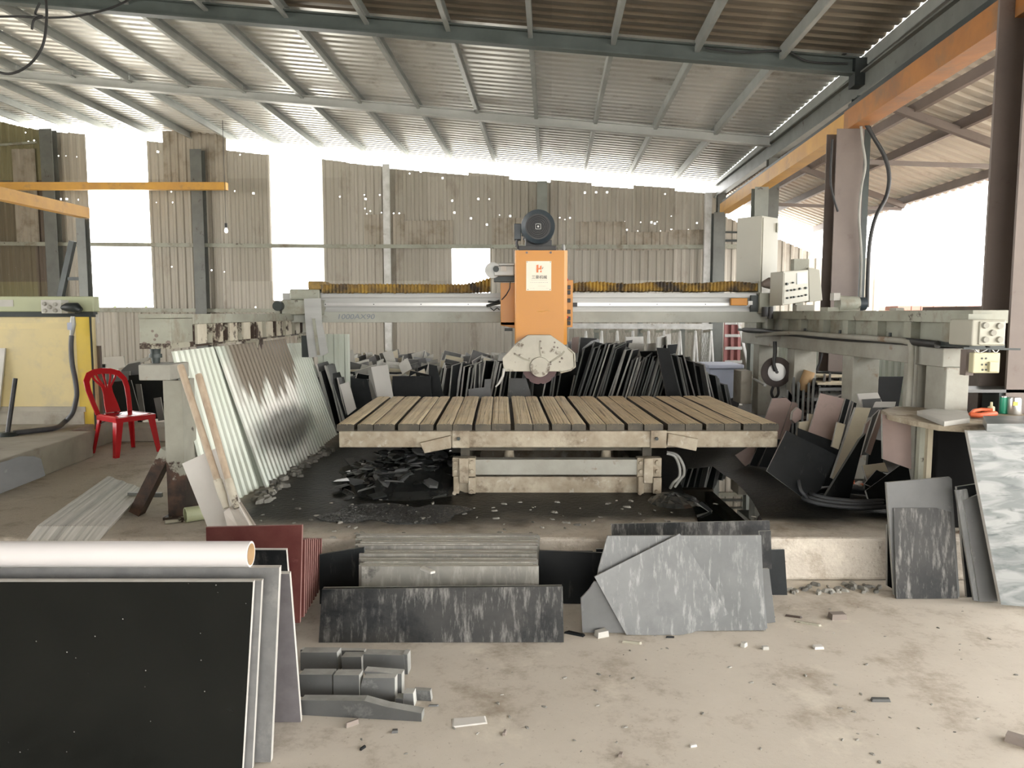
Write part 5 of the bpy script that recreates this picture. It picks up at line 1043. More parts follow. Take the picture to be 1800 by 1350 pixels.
# flat stacked offcuts behind the pile (right)
rnd = random.Random(31)
for i in range(26):
    cx, cy = rnd.choice([(1425, 700), (1430, 690), (1450, 680), (1400, 705), (1520, 700), (1470, 675)]); Y = 7.6 + rnd.uniform(-.15, .35); z_ = PF + .3 + (i % 9) * .055 + rnd.uniform(0, .012)
    a = W(cx + rnd.uniform(-14, 14), cy, Y); mb = MB(); ybox(mb, a.x, Y, rnd.uniform(.2, .42), rnd.uniform(.15, .3), z_, z_ + rnd.uniform(.02, .035), rnd.uniform(-.6, .6))
    tag(mb.build('stone_offcut', M[rnd.choice(['s_pale', 's_mid', 's_beige', 's_white', 's_pink', 's_dark'])]), 'flat stone offcut lying in the heap behind the right pile', 'offcut', 'flat offcuts heaped behind the right pile')
mb = MB(); a = W(1430, 715, 7.5); mb.box(a.x - .5, a.x + .8, 7.35, 8.1, PF, PF + .3); tag(mb.build('stone_pallet', M['s_mid'], bevel=.01), 'low grey stone base under the heap of flat offcuts', 'pallet')
mb = MB(); mb.tube(wp([(1410, 687), (1423, 653)], 7.5), .055, 16); tag(mb.build('brass_tube', M['card']), 'short brown tube leaning on the heap under the runway', 'tube')
slab('flat whitish slab on top of the heap under the runway', [(1423, 672), (1440, 662), (1466, 662), (1462, 680)], 's_white', 'edge_w', z=PF, Y=7.6, lean=60, t=.02)
slab('wide white slab lying on the heap between the pillars', [(1405, 700), (1440, 684), (1486, 690), (1470, 697)], 's_white', 'edge_w', z=PF, Y=7.4, lean=65, t=.02)
slab('large white slab propped at the right heap', [(1505, 690), (1548, 692), (1556, 708), (1520, 704)], 's_white', 'edge_w', z=PF, Y=7.2, lean=40, t=.02)
cable('dark rope hanging behind the right runway pillars', wp([(1445, 620), (1442, 635), (1436, 650), (1434, 664)], 7.9), .012, 'black', 'rope', 'rope')
# long stray slabs: many dark edges behind
for i in range(12):
    px = 1385 + i * 9; Y = 7.25 + .04 * i
    a = W(px, 760, Y); plate(a.x, Y + .0, PF, .45, .62 + rnd.uniform(-.08, .1), .02, 68 + rnd.uniform(-4, 4), 0, 14, rnd.choice(['s_dark', 's_mid', 's_dark', 's_pink']), 'edge_d', 'stone slab standing on edge in the row behind the pinkish brown slab', 'slabs on edge in the right pile')
# hose coil on the floor
pts = []
for k in range(0, 97):
    a = k / 32 * 2 * math.pi; rr = 1 + .06 * math.sin(a * .33) - .03 * (k / 32); c = G(1497, 884, PF)
    pts.append(Vector((c.x + .33 * rr * math.cos(a), c.y + .26 * rr * math.sin(a), PF + .02 + .018 * (k / 32))))
pts += [Vector((pts[-1].x + .3, pts[-1].y + .02, PF + .04)), Vector((pts[-1].x + .7, pts[-1].y - .1, PF + .03))]
cable('dark rubber hose coiled on the wet floor at right', pts, .016, 'hose', 'hose', 'coiled_hose', 2)
cable('dark hose end rising to the large tilted slab', [G(1423, 880, PF + .02), G(1408, 862, PF + .1), G(1404, 845, PF + .15)], .012, 'hose', 'hose', 'hose')
mb = MB(); rnd = random.Random(5)
for i in range(7):
    c = G(1495 + rnd.uniform(-18, 20), 853 + rnd.uniform(-4, 4), PF); a = rnd.uniform(0, 6); mb = MB(); mb.beam(c + Vector((0, 0, .015)), c + Vector((math.cos(a) * .1, math.sin(a) * .1, .03)), .03, .012)
    tag(mb.build('plastic_scrap', M['orange'] if i % 3 else M['white']), 'red and white plastic scrap piece behind the hose coil', 'scrap', 'plastic scraps behind the hose coil')

# --- rows behind the table: left of the head
z0 = PF
def row(n, Y, pxa, pxb, hh, wd, leans, yaws, seed, faces, label, group, yj=.06, cutp=.3, t=(.016, .024), tops=None, rl=6):
    rnd = random.Random(seed)
    for i in range(n):
        px = pxa + (pxb - pxa) * (i + .5) / n; y = Y + rnd.uniform(-yj, yj); x = W(px, 650, y).x
        h_ = rnd.uniform(*hh)
        if tops:
            for (pa, ya), (pb, yb2) in zip(tops[:-1], tops[1:]):
                if pa <= px <= pb: h_ = W(px, ya + (yb2 - ya) * (px - pa) / (pb - pa), y).z - PF + rnd.uniform(-.03, .03)
        plate(x, y, z0, rnd.uniform(*wd), h_, rnd.uniform(*t), rnd.uniform(*yaws), rnd.uniform(*leans), rnd.uniform(-rl, rl), rnd.choice(faces), rnd.choice(['edge', 'edge', 'edge_w'] if faces is not DF else ['edge', 'edge_d', 'edge_d']), label, group, cut=rnd.choice([0, 0, .12, .25]) if rnd.random() < cutp else 0)
DF = ['s_dark', 's_dark', 's_dark', 's_mid']
Lb = 'offcut slab standing in the crowded rows behind the table, left of the saw head'; Lg = 'offcut slabs behind the table, left'
GF = ['s_dark', 's_mid', 's_pale', 's_pale', 's_mid', 's_dark', 's_backing']
GL = ['s_pale', 's_pale', 's_beige', 's_mid', 's_backing']
TL = lambda d: [(570, 632 + d), (600, 622 + d), (640, 632 + d), (680, 622 + d), (720, 630 + d), (770, 625 + d), (820, 632 + d), (900, 625 + d)]
row(34, 11.6, 582, 890, (.85, 1.12), (.12, .34), (-22, 8), (10, 80), 1, GL, Lb, Lg, .2, .5, tops=TL(-6), rl=18)
row(34, 10.9, 582, 888, (.8, 1.02), (.12, .36), (-22, 6), (10, 80), 2, GL, Lb, Lg, .15, .5, tops=TL(4), rl=20)
row(30, 10.2, 582, 885, (.75, .93), (.15, .4), (-24, 6), (5, 75), 3, GL + ['s_dark'], Lb, Lg, .15, .5, tops=TL(15), rl=18)
row(16, 9.6, 595, 770, (.5, .72), (.2, .45), (-20, 10), (0, 70), 4, GL + ['s_dark', 's_dark'], Lb, Lg, .1, .5, tops=TL(32), rl=14)
row(26, 9.4, 770, 882, (.75, .98), (.3, .5), (-12, -3), (62, 82), 6, ['s_dark', 's_dark', 's_mid'], Lb, Lg, .1, tops=[(760, 650), (800, 642), (850, 640), (900, 622)])
row(9, 8.9, 588, 628, (.62, .82), (.3, .45), (12, 18), (70, 85), 7, ['s_dark', 's_mid', 's_dark'], Lb, Lg, .03)
slab('bright white slab leaning behind the left end of the table', [(652, 645), (681, 641), (692, 700), (664, 702)], 's_white', 'edge_w', z=PF, Y=8.65, lean=8, t=.02)
slab('pale slab edge just left of the bright white slab', [(646, 651), (654, 646), (668, 700), (662, 702)], 's_pale', 'edge_w', z=PF, Y=8.8, lean=8, t=.02)
slab('white slab leaning at the far left behind the table', [(597, 676), (613, 671), (626, 718), (611, 730)], 's_white', 'edge_w', z=PF, Y=8.4, lean=8, t=.02)
slab('small whitish slab above the leaning white one at far left', [(584, 656), (601, 649), (606, 674), (590, 679)], 's_white', 'edge_w', z=PF, Y=9.2, lean=8, t=.02)
slab('wide black slab facing the camera behind the table, left of centre', [(690, 661), (757, 661), (759, 730), (690, 730)], 's_dark', 'edge_d', z=PF, Y=8.8, lean=5, t=.02)
slab('black slab facing the camera beside the bright white slab', [(607, 663), (646, 667), (660, 730), (612, 730)], 's_dark', 'edge_d', z=PF, Y=8.95, lean=5, t=.02)
slab('dark polished slab leaning right of the wide black slab', [(754, 640), (768, 643), (785, 720), (752, 720)], 's_dark', 'edge', z=PF, Y=9.0, lean=5, t=.02)
slab('low grey L-shaped offcut behind the table centre', [(823, 684), (851, 681), (852, 667), (863, 666), (862, 700), (824, 700)], 's_mid', 'edge', z=PF, Y=8.4, lean=3, t=.02)
slab('big pale offcut sticking up behind the table at left', [(600, 622), (620, 614), (625, 640), (606, 650)], 's_pale', 'edge_w', z=PF, Y=10.6, lean=10, t=.02)
slab('pale rectangular offcut sticking up beside the white wall strip', [(672, 620), (689, 615), (697, 640), (685, 650)], 's_pale', 'edge_w', z=PF, Y=10.4, lean=10, t=.02)
slab('pale square offcut tilted above the wide black slab', [(700, 640), (716, 629), (724, 648), (707, 658)], 's_pale', 'edge_w', z=PF, Y=9.9, lean=10, t=.02)
# behind and right of the head
Rb = 'dark slab standing on edge behind the table, right of the saw head'; Rg = 'dark slabs behind the table, right'
row(12, 9.3, 880, 1000, (.6, .85), (.35, .6), (-12, -4), (66, 84), 8, DF, Rb, Rg, .04)
TP = [(990, 600), (1040, 602), (1080, 612), (1082, 628), (1110, 622), (1160, 620), (1165, 613), (1200, 618), (1245, 636), (1262, 660), (1300, 690)]
row(17, 9.1, 1000, 1075, (1, 1.1), (.45, .6), (-18, -15), (70, 74), 9, DF, Rb, Rg, .02, tops=TP)
row(17, 9.1, 1085, 1152, (1, 1.1), (.45, .6), (-17, -14), (70, 74), 10, DF, Rb, Rg, .02, tops=TP)
row(20, 9.1, 1178, 1278, (1, 1.1), (.45, .6), (15, 18), (106, 110), 12, DF, Rb, Rg, .02, tops=TP)
row(12, 10.0, 1010, 1190, (.98, 1.08), (.45, .6), (-12, 10), (55, 80), 14, ['s_pale', 's_mid', 's_dark'], Rb.replace('dark slab', 'back-row slab'), 'back-row slabs behind the table, right', .1)
slab('grey slab in the gap behind the saw blade', [(895, 665), (925, 665), (935, 700), (895, 700)], 's_mid', 'edge', z=PF, Y=8.5, lean=4)
slab('pale topped slab leaning right in the middle of the right rows', [(1154, 611), (1176, 612), (1196, 700), (1172, 700)], 's_dark', 'edge_w', z=PF, Y=8.55, lean=4)
slab('brown wooden block on end beside the blade guard', [(1005, 594), (1018, 592), (1016, 620), (1004, 622)], 's_pink', 'edge', z=PF, Y=9.6, lean=4, t=.05)

# --- rack of white rods on the back wall, right
t = thing('slab_rack', 'white steel slab rack with paired rods against the back wall', 'rack', B(2.6, 15.2, PF))
def wv(px, py, Y=14.6): return W(px, py, Y)
mb = MB(); mb.beam(wv(1000, 573), wv(1252, 574), .06, .1); mb.build('top_rail', M['rackwhite'], t)
for px in (1050, 1127, 1202):
    a = wv(px, 560); mb = MB(); mb.beam((a.x, 14.7, PF), (a.x, 14.7, wv(px, 560).z), .09, .06); mb.build('upright', M['column'], t)
for i in range(9):
    px = 1030 + i * 27.5; a = wv(px, 583); 
    for s_ in (-3.5, 3.5):
        mb = MB(); mb.cyl(wv(px, 582, 14.55), wv(px + s_, 640, 14.3), .022, n=8); mb.build('rod', M['rackwhite'], t)
    if i: mb = MB(); mb.beam(wv(px - 14, 583, 14.65), wv(px, 581, 14.6), .05, .05); mb.build('rod_bracket', M['rail'], t)
# wire mesh behind
mb = MB(); a, b_ = wv(1003, 580, 14.9), wv(1250, 660, 14.9); b_.z = PF; nx = 44; 
for i in range(nx):
    x = a.x + (b_.x - a.x) * i / nx; mb.beam((x, 14.9, b_.z), (x + .35 if x + .35 < b_.x else b_.x, 14.9, a.z), .006, .006); mb.beam((x, 14.91, a.z), (min(x + .35, b_.x), 14.91, b_.z), .006, .006)
o = mb.build('wire_mesh', M['rail']); tag(o, 'diamond wire mesh panel behind the white rod rack', 'mesh')
# red steel ladder frame
t = thing('red_frame', 'faded red steel frame with crossbars right of the green-grey column', 'frame', W(1288, 700, 13.4))
for px in (1276, 1288, 1300):
    mb = MB(); a = W(px, 560, 13.4); mb.beam((a.x, 13.4, PF), (a.x, 13.4, W(px, 558, 13.4).z), .05, .04); mb.build('upright', M['bluered'], t)
for py in (568, 590, 612, 636):
    mb = MB(); mb.beam(W(1274, py, 13.38), W(1304, py, 13.38), .04, .05); mb.build('crossbar', M['rackwhite'], t)
mb = MB(); mb.pbox(1277, 562, 1299, 638, 13.45, .03); mb.build('back_sheet', M['bluered'], t)
for py0, px1 in ((540, 1326),):
    mb = MB(); a = W(1296, 556, 13.3); b_ = W(1326, 690, 13.0); b_.z = PF + .01; mb.beam(a, b_, .04, .04); tag(mb.build('steel_bar', M['rackwhite']), 'white steel bar leaning beside the red frame', 'bar')
# blue-grey bin
t = thing('plastic_bin', 'blue-grey wheeled plastic bin behind the right end of the table', 'bin', W(1277, 692, 11))
a0, a1 = W(1250, 692, 11), W(1300, 692, 11); b0, b1 = W(1247, 648, 11), W(1303, 648, 11)
mb = MB(); mb.hexa([(a0.x + .04, 11.05, PF), (a1.x - .04, 11.05, PF), (a1.x - .04, 11.5, PF), (a0.x + .04, 11.5, PF)], [(b0.x, 11, b0.z), (b1.x, 11, b0.z), (b1.x, 11.6, b0.z), (b0.x, 11.6, b0.z)]); mb.build('bin_body', M['bin'], t, bevel=.01)
mb = MB(); mb.box(b0.x - .03, b1.x + .03, 10.96, 11.64, b0.z, b0.z + .06); mb.build('lid', M['bin'], t, bevel=.015)
mb = MB(); mb.cyl((a1.x - .08, 11.0, PF + .08), (a1.x - .08, 11.04, PF + .08), .08, n=16); mb.build('wheel', M['black'], t)
mb = MB(); mb.pbox(1302, 652, 1322, 710, 8.7, .3); tag(mb.build('concrete_block', M['conc'], bevel=.01), 'pale concrete block standing beside the first runway pillar', 'block')
mb = MB(); mb.prism([G(1255, 712, PF + .01), G(1305, 712, PF + .01), G(1300, 692, PF + .01), G(1268, 692, PF + .01)], (0, 0, 1), .008); tag(mb.build('white_board', M['s_white']), 'white board lying on the floor before the blue-grey bin', 'board')

# ================================================================ LEFT SIDE
# leaning corrugated sheets under the left runway
def lean_sheet(label, Y0, Y1, xb0, xb1, xt, z1a, z1b, mat, z0=PF, off=0.0):
    """ribbed sheet running in depth from Y0 to Y1, foot at xb, leaning so the top is at xt"""
    pitch, dep = .095, .016; mb = MB(); y = Y0; prof = []
    while y < Y1 - 1e-6:
        for f, d in ((0, 0), (.5, 0), (.62, dep), (.88, dep)):
            if y + f * pitch <= Y1: prof.append((y + f * pitch, d))
        y += pitch
    vs = []
    for y, d in prof:
        k = (y - Y0) / (Y1 - Y0); xb = xb0 + (xb1 - xb0) * k; x_t = xt - .0148 * (y - 5.2); zt_ = z1a + (z1b - z1a) * k
        vs += [(xb + d + off, y, z0), (x_t + d + off, y, zt_)]
    mb.add(vs, [(2 * i, 2 * i + 2, 2 * i + 3, 2 * i + 1) for i in range(len(prof) - 1)])
    o = mb.build('corrugated_sheet', M[mat], origin=(xb0, Y0, z0)); return tag(o, label, 'sheet')
zf = W(300, 618, 5.22).z
XT = W(301, 618, 5.22).x
za = lambda Y: zf
lean_sheet('pale green corrugated sheet nearest the camera under the left runway', 5.22, 6.1, -2.08, -2.0, XT, zf, zf, 'fence')
lean_sheet('long pale green sheet with brown runs and a dark splash under the left runway', 5.95, 7.9, -1.97, -1.97, XT, zf + .0, zf, 'fence_s', off=.026)
lean_sheet('green corrugated sheet beyond the splashed one, half hidden by the hanging plate', 7.8, 8.9, -1.98, -2.0, XT, zf - .05, zf - .08, 'fence', off=-.006)
a = W(556, 590, 8.75); mb = corr(0, .32, .125, .02, W(570, 588, 8.75).z, W(570, 805, 8.75).z)
o = mb.build('corrugated_sheet', M['fence'], origin=(0, 0, 0)); o.location = (W(549, 590, 8.75).x + .0, 8.98, 0); tag(o, 'narrow upright green sheet at the far end of the left runway', 'sheet')
# white board and shovels leaning on the sheets
slab('long white board leaning on the near green sheet', [(320, 815), (384, 786), (444, 935), (374, 950)], 's_white', 'edge_w', z=PF, lean=24, yaw=6, t=.02, name='white_board', cat='board')
def shovel(label, top, bot, blade, Yt, Yb):
    a = W(*top, Yt); b_ = W(*bot, Yb); d = (b_ - a).normalized(); t = thing('shovel', label, 'shovel', b_)
    mb = MB(); mb.tube([a, a.lerp(b_, .02), a.lerp(b_, .5), b_], [.021, .023, .022, .02], 14); mb.build('handle', M['wood_handle'], t)
    mb = MB(); mb.tube([b_ - d * .14, b_ - d * .04, b_ + d * .05], [.026, .026, .018], 12); mb.build('socket', M['rusty'], t)
    vs = [W(*p, Yb - .02) for p in blade]; mb = MB(); mid = (vs[1] + vs[2]) / 2
    n = Vector((.25, -1, .2)).normalized(); m0 = (vs[0] + vs[1]) / 2 - n * .02; m1 = (vs[2] + vs[3]) / 2 - n * .015
    fr = [vs[0], m0, vs[1], vs[2], m1, vs[3]]; bk = [p - n * .004 for p in fr]
    mb.add(fr + bk, [(0, 1, 4, 5), (1, 2, 3, 4), (6, 11, 10, 7), (7, 10, 9, 8), (0, 6, 7, 1), (1, 7, 8, 2), (2, 8, 9, 3), (3, 9, 10, 4), (4, 10, 11, 5), (5, 11, 6, 0)]); mb.build('blade', M['shovel'], t)
shovel('left shovel with a long wooden handle leaning on the white board', (317, 643), (394, 880), [(393, 900), (412, 885), (437, 922), (402, 935)], 4.98, 4.6)
shovel('right shovel, shorter handle top, blade turned edge-on', (349, 659), (412, 880), [(418, 884), (424, 882), (452, 926), (442, 930)], 4.95, 4.58)
mb = MB(); a = G(326, 919, PF); n = 24
c0 = Vector((a.x, a.y, PF + .052)); c1 = c0 + Vector((.16, .12, 0)); d = (c1 - c0).normalized(); s_ = d.cross(Vector((0, 0, 1)))
rg = lambda c, r: [c + s_ * r * math.cos(2 * math.pi * i / n) + Vector((0, 0, 1)) * r * math.sin(2 * math.pi * i / n) for i in range(n)]
vs = rg(c0, .05) + rg(c1, .05) + rg(c1, .043) + rg(c0, .043); mb.add(vs, [(k * n + i, k * n + (i + 1) % n, ((k + 1) % 4) * n + (i + 1) % n, ((k + 1) % 4) * n + i) for k in range(4) for i in range(n)], 0, False)
tag(mb.build('pipe_offcut', M['greenish']), 'short green pipe offcut beside the foot of the rusted post', 'pipe')
mb = MB(); a = G(290, 922, PF); b_ = G(322, 918, PF); mb.tube([a + Vector((0, 0, .015)), b_ + Vector((0, 0, .015))], .014, 8); tag(mb.build('wooden_stick', M['post']), 'short brown stick lying before the rusted post', 'stick')
a = W(226, 869, 5.35); b_ = W(285, 870, 5.35); mb = MB(); mb.beam(a, b_, .03, .03); mb.beam((a.x + .03, a.y, PF), (a.x + .03, a.y, a.z), .02, .02); tag(mb.build('green_bar', M['green_grey']), 'dark green bar behind the brace of the rusted post', 'bar')
# leaning strips on the floor at left
for i in range(30):
    k = i / 29; a = G(46 + 124 * k, 952, PF); b_ = G(175 + 62 * k, 858 + 24 * k, PF); a.z = b_.z = 0
    hgt, th, ln = .11, .011, R(38); d = (b_ - a).normalized(); s_ = Vector((d.y, -d.x, 0))
    up = Vector((0, 0, 1)) * math.cos(ln) + s_ * -math.sin(ln) * -1; nn = d.cross(up).normalized()
    p = [a, a + nn * th, a + nn * th + up * hgt, a + up * hgt]; q = [v + (b_ - a) * (1 + .01 * math.sin(i * 7)) for v in p]
    lo = min(v.z for v in p); p = [v + Vector((0, 0, PF + .002 - lo)) for v in p]; q = [v + Vector((0, 0, PF + .002 - lo)) for v in q]
    mb = MB(); mb.hexa(p, q); tag(mb.build('tile_strip', M['s_pale']), 'thin pale stone strip in the leaning row on the left floor', 'strip', 'pale strips leaning in a row on the left floor')
# left machine on its plinth
def px_plinth():
    a = G(165, 803, PF); b_ = G(0, 867, PF); d = (b_ - a); c = a + d * 2.2
    mb = MB(); z1 = .52
    mb.prism([(a.x, a.y, z1), (c.x, c.y, z1), (-12, c.y, z1), (-12, a.y + 1.4, z1), (-4.27, a.y + 1.4, z1), (-4.27, a.y + .03, z1)], (0, 0, 1), z1 - PF + .001); return mb
struct(px_plinth().build('machine_plinth', M['conc'], bevel=.015))
YM = G(100, 761, .52).y + .6
t = thing('polishing_machine', 'pale yellow machine housing with green top beam at far left', 'machine', W(60, 761, YM))
a, b_ = W(-300, 758, YM), W(163, 556, YM)
mb = MB(); mb.box(a.x, b_.x, YM, YM + .05, .52, b_.z); mb.build('housing', M['ym'], t, bevel=.01)
mb = MB(); mb.pbox(137, 556, 164, 757, YM - .012, .012); mb.build('corner_strip', M['ym2'], t)
mb = MB(); mb.pbox(-300, 568, 137, 578, YM - .008, .01); mb.build('band', M['ym'], t)
mb = MB(); mb.pbox(-300, 715, 150, 724, YM - .02, .02); mb.build('ledge', M['conc'], t); mb = MB(); mb.pbox(-300, 724, 148, 757, YM - .03, .03); mb.build('foot_skirt', M['conc'], t)
mb = MB(); mb.pbox(-300, 521, 164, 548, YM - .06, .12); mb.build('top_beam', M['greenish'], t, bevel=.01)
mb = MB(); mb.pbox(-300, 548, 164, 557, YM - .03, .08); mb.build('shadow_rail', M['dark_steel'], t)
mb = MB(); mb.pbox(-2, 527, 23, 539, YM - .065, .004); lp = mb.build('name_plate', M['white'], t)
mb = MB(); mb.pbox(161.5, 556, 163.5, 755, YM - .02, .018); mb.build('edge_cable', M['dark_steel'], t)
mb = MB(); mb.pbox(72, 527, 107, 551, YM - .2, .14); cbx = mb.build('control_box', M['white'], t, bevel=.006)
for px, py in ((79, 534), (98, 535), (88, 540), (80, 546), (98, 546)):
    c = W(px, py, YM - .2); mb = MB(); mb.cyl((c.x, YM - .225, c.z), (c.x, YM - .2, c.z), .017, .02, 14); mb.build('knob', M['pale'], cbx)
mb = MB(); mb.pbox(107, 533, 119, 551, YM - .19, .12); mb.build('box_side', M['post'], t)
mb = MB(); mb.tube(wp([(108, 541), (118, 540), (135, 541), (142, 546)], YM - .18), [.02, .045, .05, .03], 12); mb.build('valve_motor', M['dark_steel'], t)
mb = MB(); mb.tube(wp([(128, 556), (128, 570), (127, 582), (126, 590)], YM - .1), [.02, .03, .022, .018], 10); mb.build('valve', M['silver'], t)
mb = MB(); mb.pbox(118, 567, 126, 580, YM - .13, .05); mb.build('valve_handle', M['bin'], t)
mb = MB(); mb.prism([W(168, 553, YM), W(173, 552, YM), W(175, 567, YM), (W(170, 569, YM))], (0, -1, 0), .004); mb.build('paper_tag', M['white'], t)
cable('grey hose hanging from the valve of the left yellow machine', wp([(126, 590), (125, 610), (127, 640), (132, 665), (135, 690), (133, 706), (127, 727), (114, 741)], YM - .14) + [G(98, 752, .545), G(60, 757, .545), G(24, 761, .545)], .024, 'hose', 'hose', 'hose')
t = thing('floor_tool', 'black tool with a long upright handle on the left plinth', 'tool', G(14, 766, .52))
a = G(14, 766, .52); mb = MB(); mb.tube([a + Vector((0, 0, .03)), W(27, 665, a.y + .1)], .02, 10); mb.build('handle', M['black'], t)
mb = MB(); mb.cyl(a + Vector((0, 0, .001)), a + Vector((0, 0, .035)), .09, .07, 20); mb.build('base', M['dark_steel'], t)
slab('narrow white slab leaning on the yellow machine at the left edge', [(-40, 612), (9, 612), (-2, 720), (-40, 740)], 's_white', 'edge_w', z=.52, Y=YM - .1, lean=6, t=.02)
slab('broken speckled grey slab leaning against the left plinth', [(-20, 818), (12, 810), (34, 802), (60, 802), (72, 806), (80, 836), (66, 842), (-20, 876)], 's_mid', 'edge_d', z=PF, lean=12, yaw=38, t=.03)
mb = MB(); a, b_ = W(160, 608, YM + .2), W(181, 740, YM + .2); mb.box(a.x, b_.x, YM + .2, YM + .24, PF, a.z); tag(mb.build('wooden_board', M['brown_col']), 'brown board standing behind the right end of the yellow machine', 'board')
# red plastic chair
def chair():
    base = G(205, 806, PF); base.y += .31; base.x -= .06
    t = thing('plastic_chair', 'glossy red plastic chair with slatted back by the left machine', 'chair', base)
    T = Matrix.Translation(base) @ Matrix.Rotation(R(56), 4, 'Z') @ Matrix.Diagonal((.98, .98, .93, 1))    # local: -y is forward
    SH = .42; P = lambda x, y, z: (x, y, z)
    def mbn(): return MB(T)
    mb = mbn(); n = 8; top = []; 
    g = [[(x, y) for x in [-.2 + .4 * i / 8 for i in range(9)]] for y in [-.21 + .4 * j / 8 for j in range(9)]]
    vt = []; 
    for j, rw in enumerate(g):
        for i, (x, y) in enumerate(rw):
            e = 1 - .10 * (y + .21) / .4; dz = -.012 * math.cos(math.pi * (i - 4) / 9) * math.cos(math.pi * (j - 4) / 9) + (.0 if j else -.012); vt.append((x * e, y, SH + dz))
    vb = [(x, y, z - .012) for x, y, z in vt]; N = 81
    fs = [(j * 9 + i, j * 9 + i + 1, (j + 1) * 9 + i + 1, (j + 1) * 9 + i) for j in range(8) for i in range(8)]; fs += [tuple(N + k for k in f[::-1]) for f in fs[:64]]
    bd = [i for i in range(9)] + [9 * j + 8 for j in range(1, 9)] + [72 + i for i in range(7, -1, -1)] + [9 * j for j in range(7, 0, -1)]
    fs += [(bd[k], bd[(k + 1) % len(bd)], N + bd[(k + 1) % len(bd)], N + bd[k]) for k in range(len(bd))]
    mb.add(vt + vb, fs, 0, True); mb.build('seat', M['red'], t)
    mb = mbn()
    for a, b_ in (((-.2, -.205), (.2, -.205)), ((-.2, -.205), (-.18, .19)), ((.2, -.205), (.18, .19)), ((-.18, .19), (.18, .19))): mb.beam((*a, SH - .035), (*b_, SH - .035), .012, .05)
    mb.build('apron', M['red'], t)
    for sx in (-1, 1):
        for sy in (-1, 1):
            x, y = (.19 if sy < 0 else .17) * sx, -.195 if sy < 0 else .18; fx, fy = x + .05 * sx, y + (-.03 if sy < 0 else .07); w_ = .075 if sy < 0 else .05
            mb = mbn()
            q = lambda cx, cy, w2, z: [(cx, cy, z), (cx - sx * w2, cy, z), (cx - sx * w2, cy - sy * .012, z), (cx - sx * .012, cy - sy * .012, z), (cx - sx * .012, cy - sy * w2, z), (cx, cy - sy * w2, z)]
            A = q(x + .005 * sx, y + .005 * sy, w_, SH - .01); Bq = q(fx, fy, w_ * .62, 0); mb.add(A + Bq, [(0, 1, 2, 3, 4, 5), (11, 10, 9, 8, 7, 6)] + [(i, (i + 1) % 6, 6 + (i + 1) % 6, 6 + i) for i in range(6)])
            mb.build('leg', M['red'], t, bevel=.004)
    # back frame: an arch, broad at the shoulders
    def bp(x, z): return (x, .185 + (z - SH) * .40 + .03 * math.cos(x / .2 * 1.3) , z)
    arch = [(-.165, SH - .01), (-.185, SH + .12), (-.20, SH + .25), (-.195, SH + .34), (-.15, SH + .405), (-.08, SH + .43), (0, SH + .437), (.08, SH + .43), (.15, SH + .405), (.195, SH + .34), (.20, SH + .25), (.185, SH + .12), (.165, SH - .01)]
    def strip(mb, pts, wd, tk=.012):
        pts3 = [Vector(bp(x, z)) for x, z in pts]
        vs = []
        for i, p in enumerate(pts3):
            d = (pts3[min(i + 1, len(pts3) - 1)] - pts3[max(i - 1, 0)]).normalized(); nrm = Vector((0, -1, .3)).normalized(); s_ = d.cross(nrm).normalized(); ww = wd[i] if isinstance(wd, list) else wd
            vs += [p + s_ * ww / 2 + nrm * tk / 2, p - s_ * ww / 2 + nrm * tk / 2, p - s_ * ww / 2 - nrm * tk / 2, p + s_ * ww / 2 - nrm * tk / 2]
        m_ = len(pts3); mb.add(vs, [(4 * i + k, 4 * i + (k + 1) % 4, 4 * i + 4 + (k + 1) % 4, 4 * i + 4 + k) for i in range(m_ - 1) for k in range(4)] + [(3, 2, 1, 0), tuple(4 * m_ - 4 + k for k in range(4))])
    mb = mbn(); strip(mb, arch, [.05, .05, .055, .06, .065, .065, .065, .065, .065, .06, .055, .05, .05]); mb.build('back_frame', M['red'], t, bevel=.004)
    mb = mbn(); strip(mb, [(0, SH + .0), (0, SH + .08), (0, SH + .18), (0, SH + .26)], [.15, .14, .11, .09]); mb.build('back_splat', M['red'], t, bevel=.003)
    for x0, x1 in ((-.04, -.13), (-.022, -.075), (0, 0), (.022, .075), (.04, .13)):
        mb = mbn(); strip(mb, [(x0, SH + .2), (x0 * 1.1, SH + .27), (x1 * .8, SH + .35), (x1, SH + .41)], .02, .008); mb.build('slat', M['red'], t)
chair()
cable('thin black wire trailing over the red chair seat', [W(176, 745, 7.5), W(190, 738, 7.5), W(205, 730, 7.45), W(214, 727, 7.5)], .004, 'black', 'wire', 'wire')
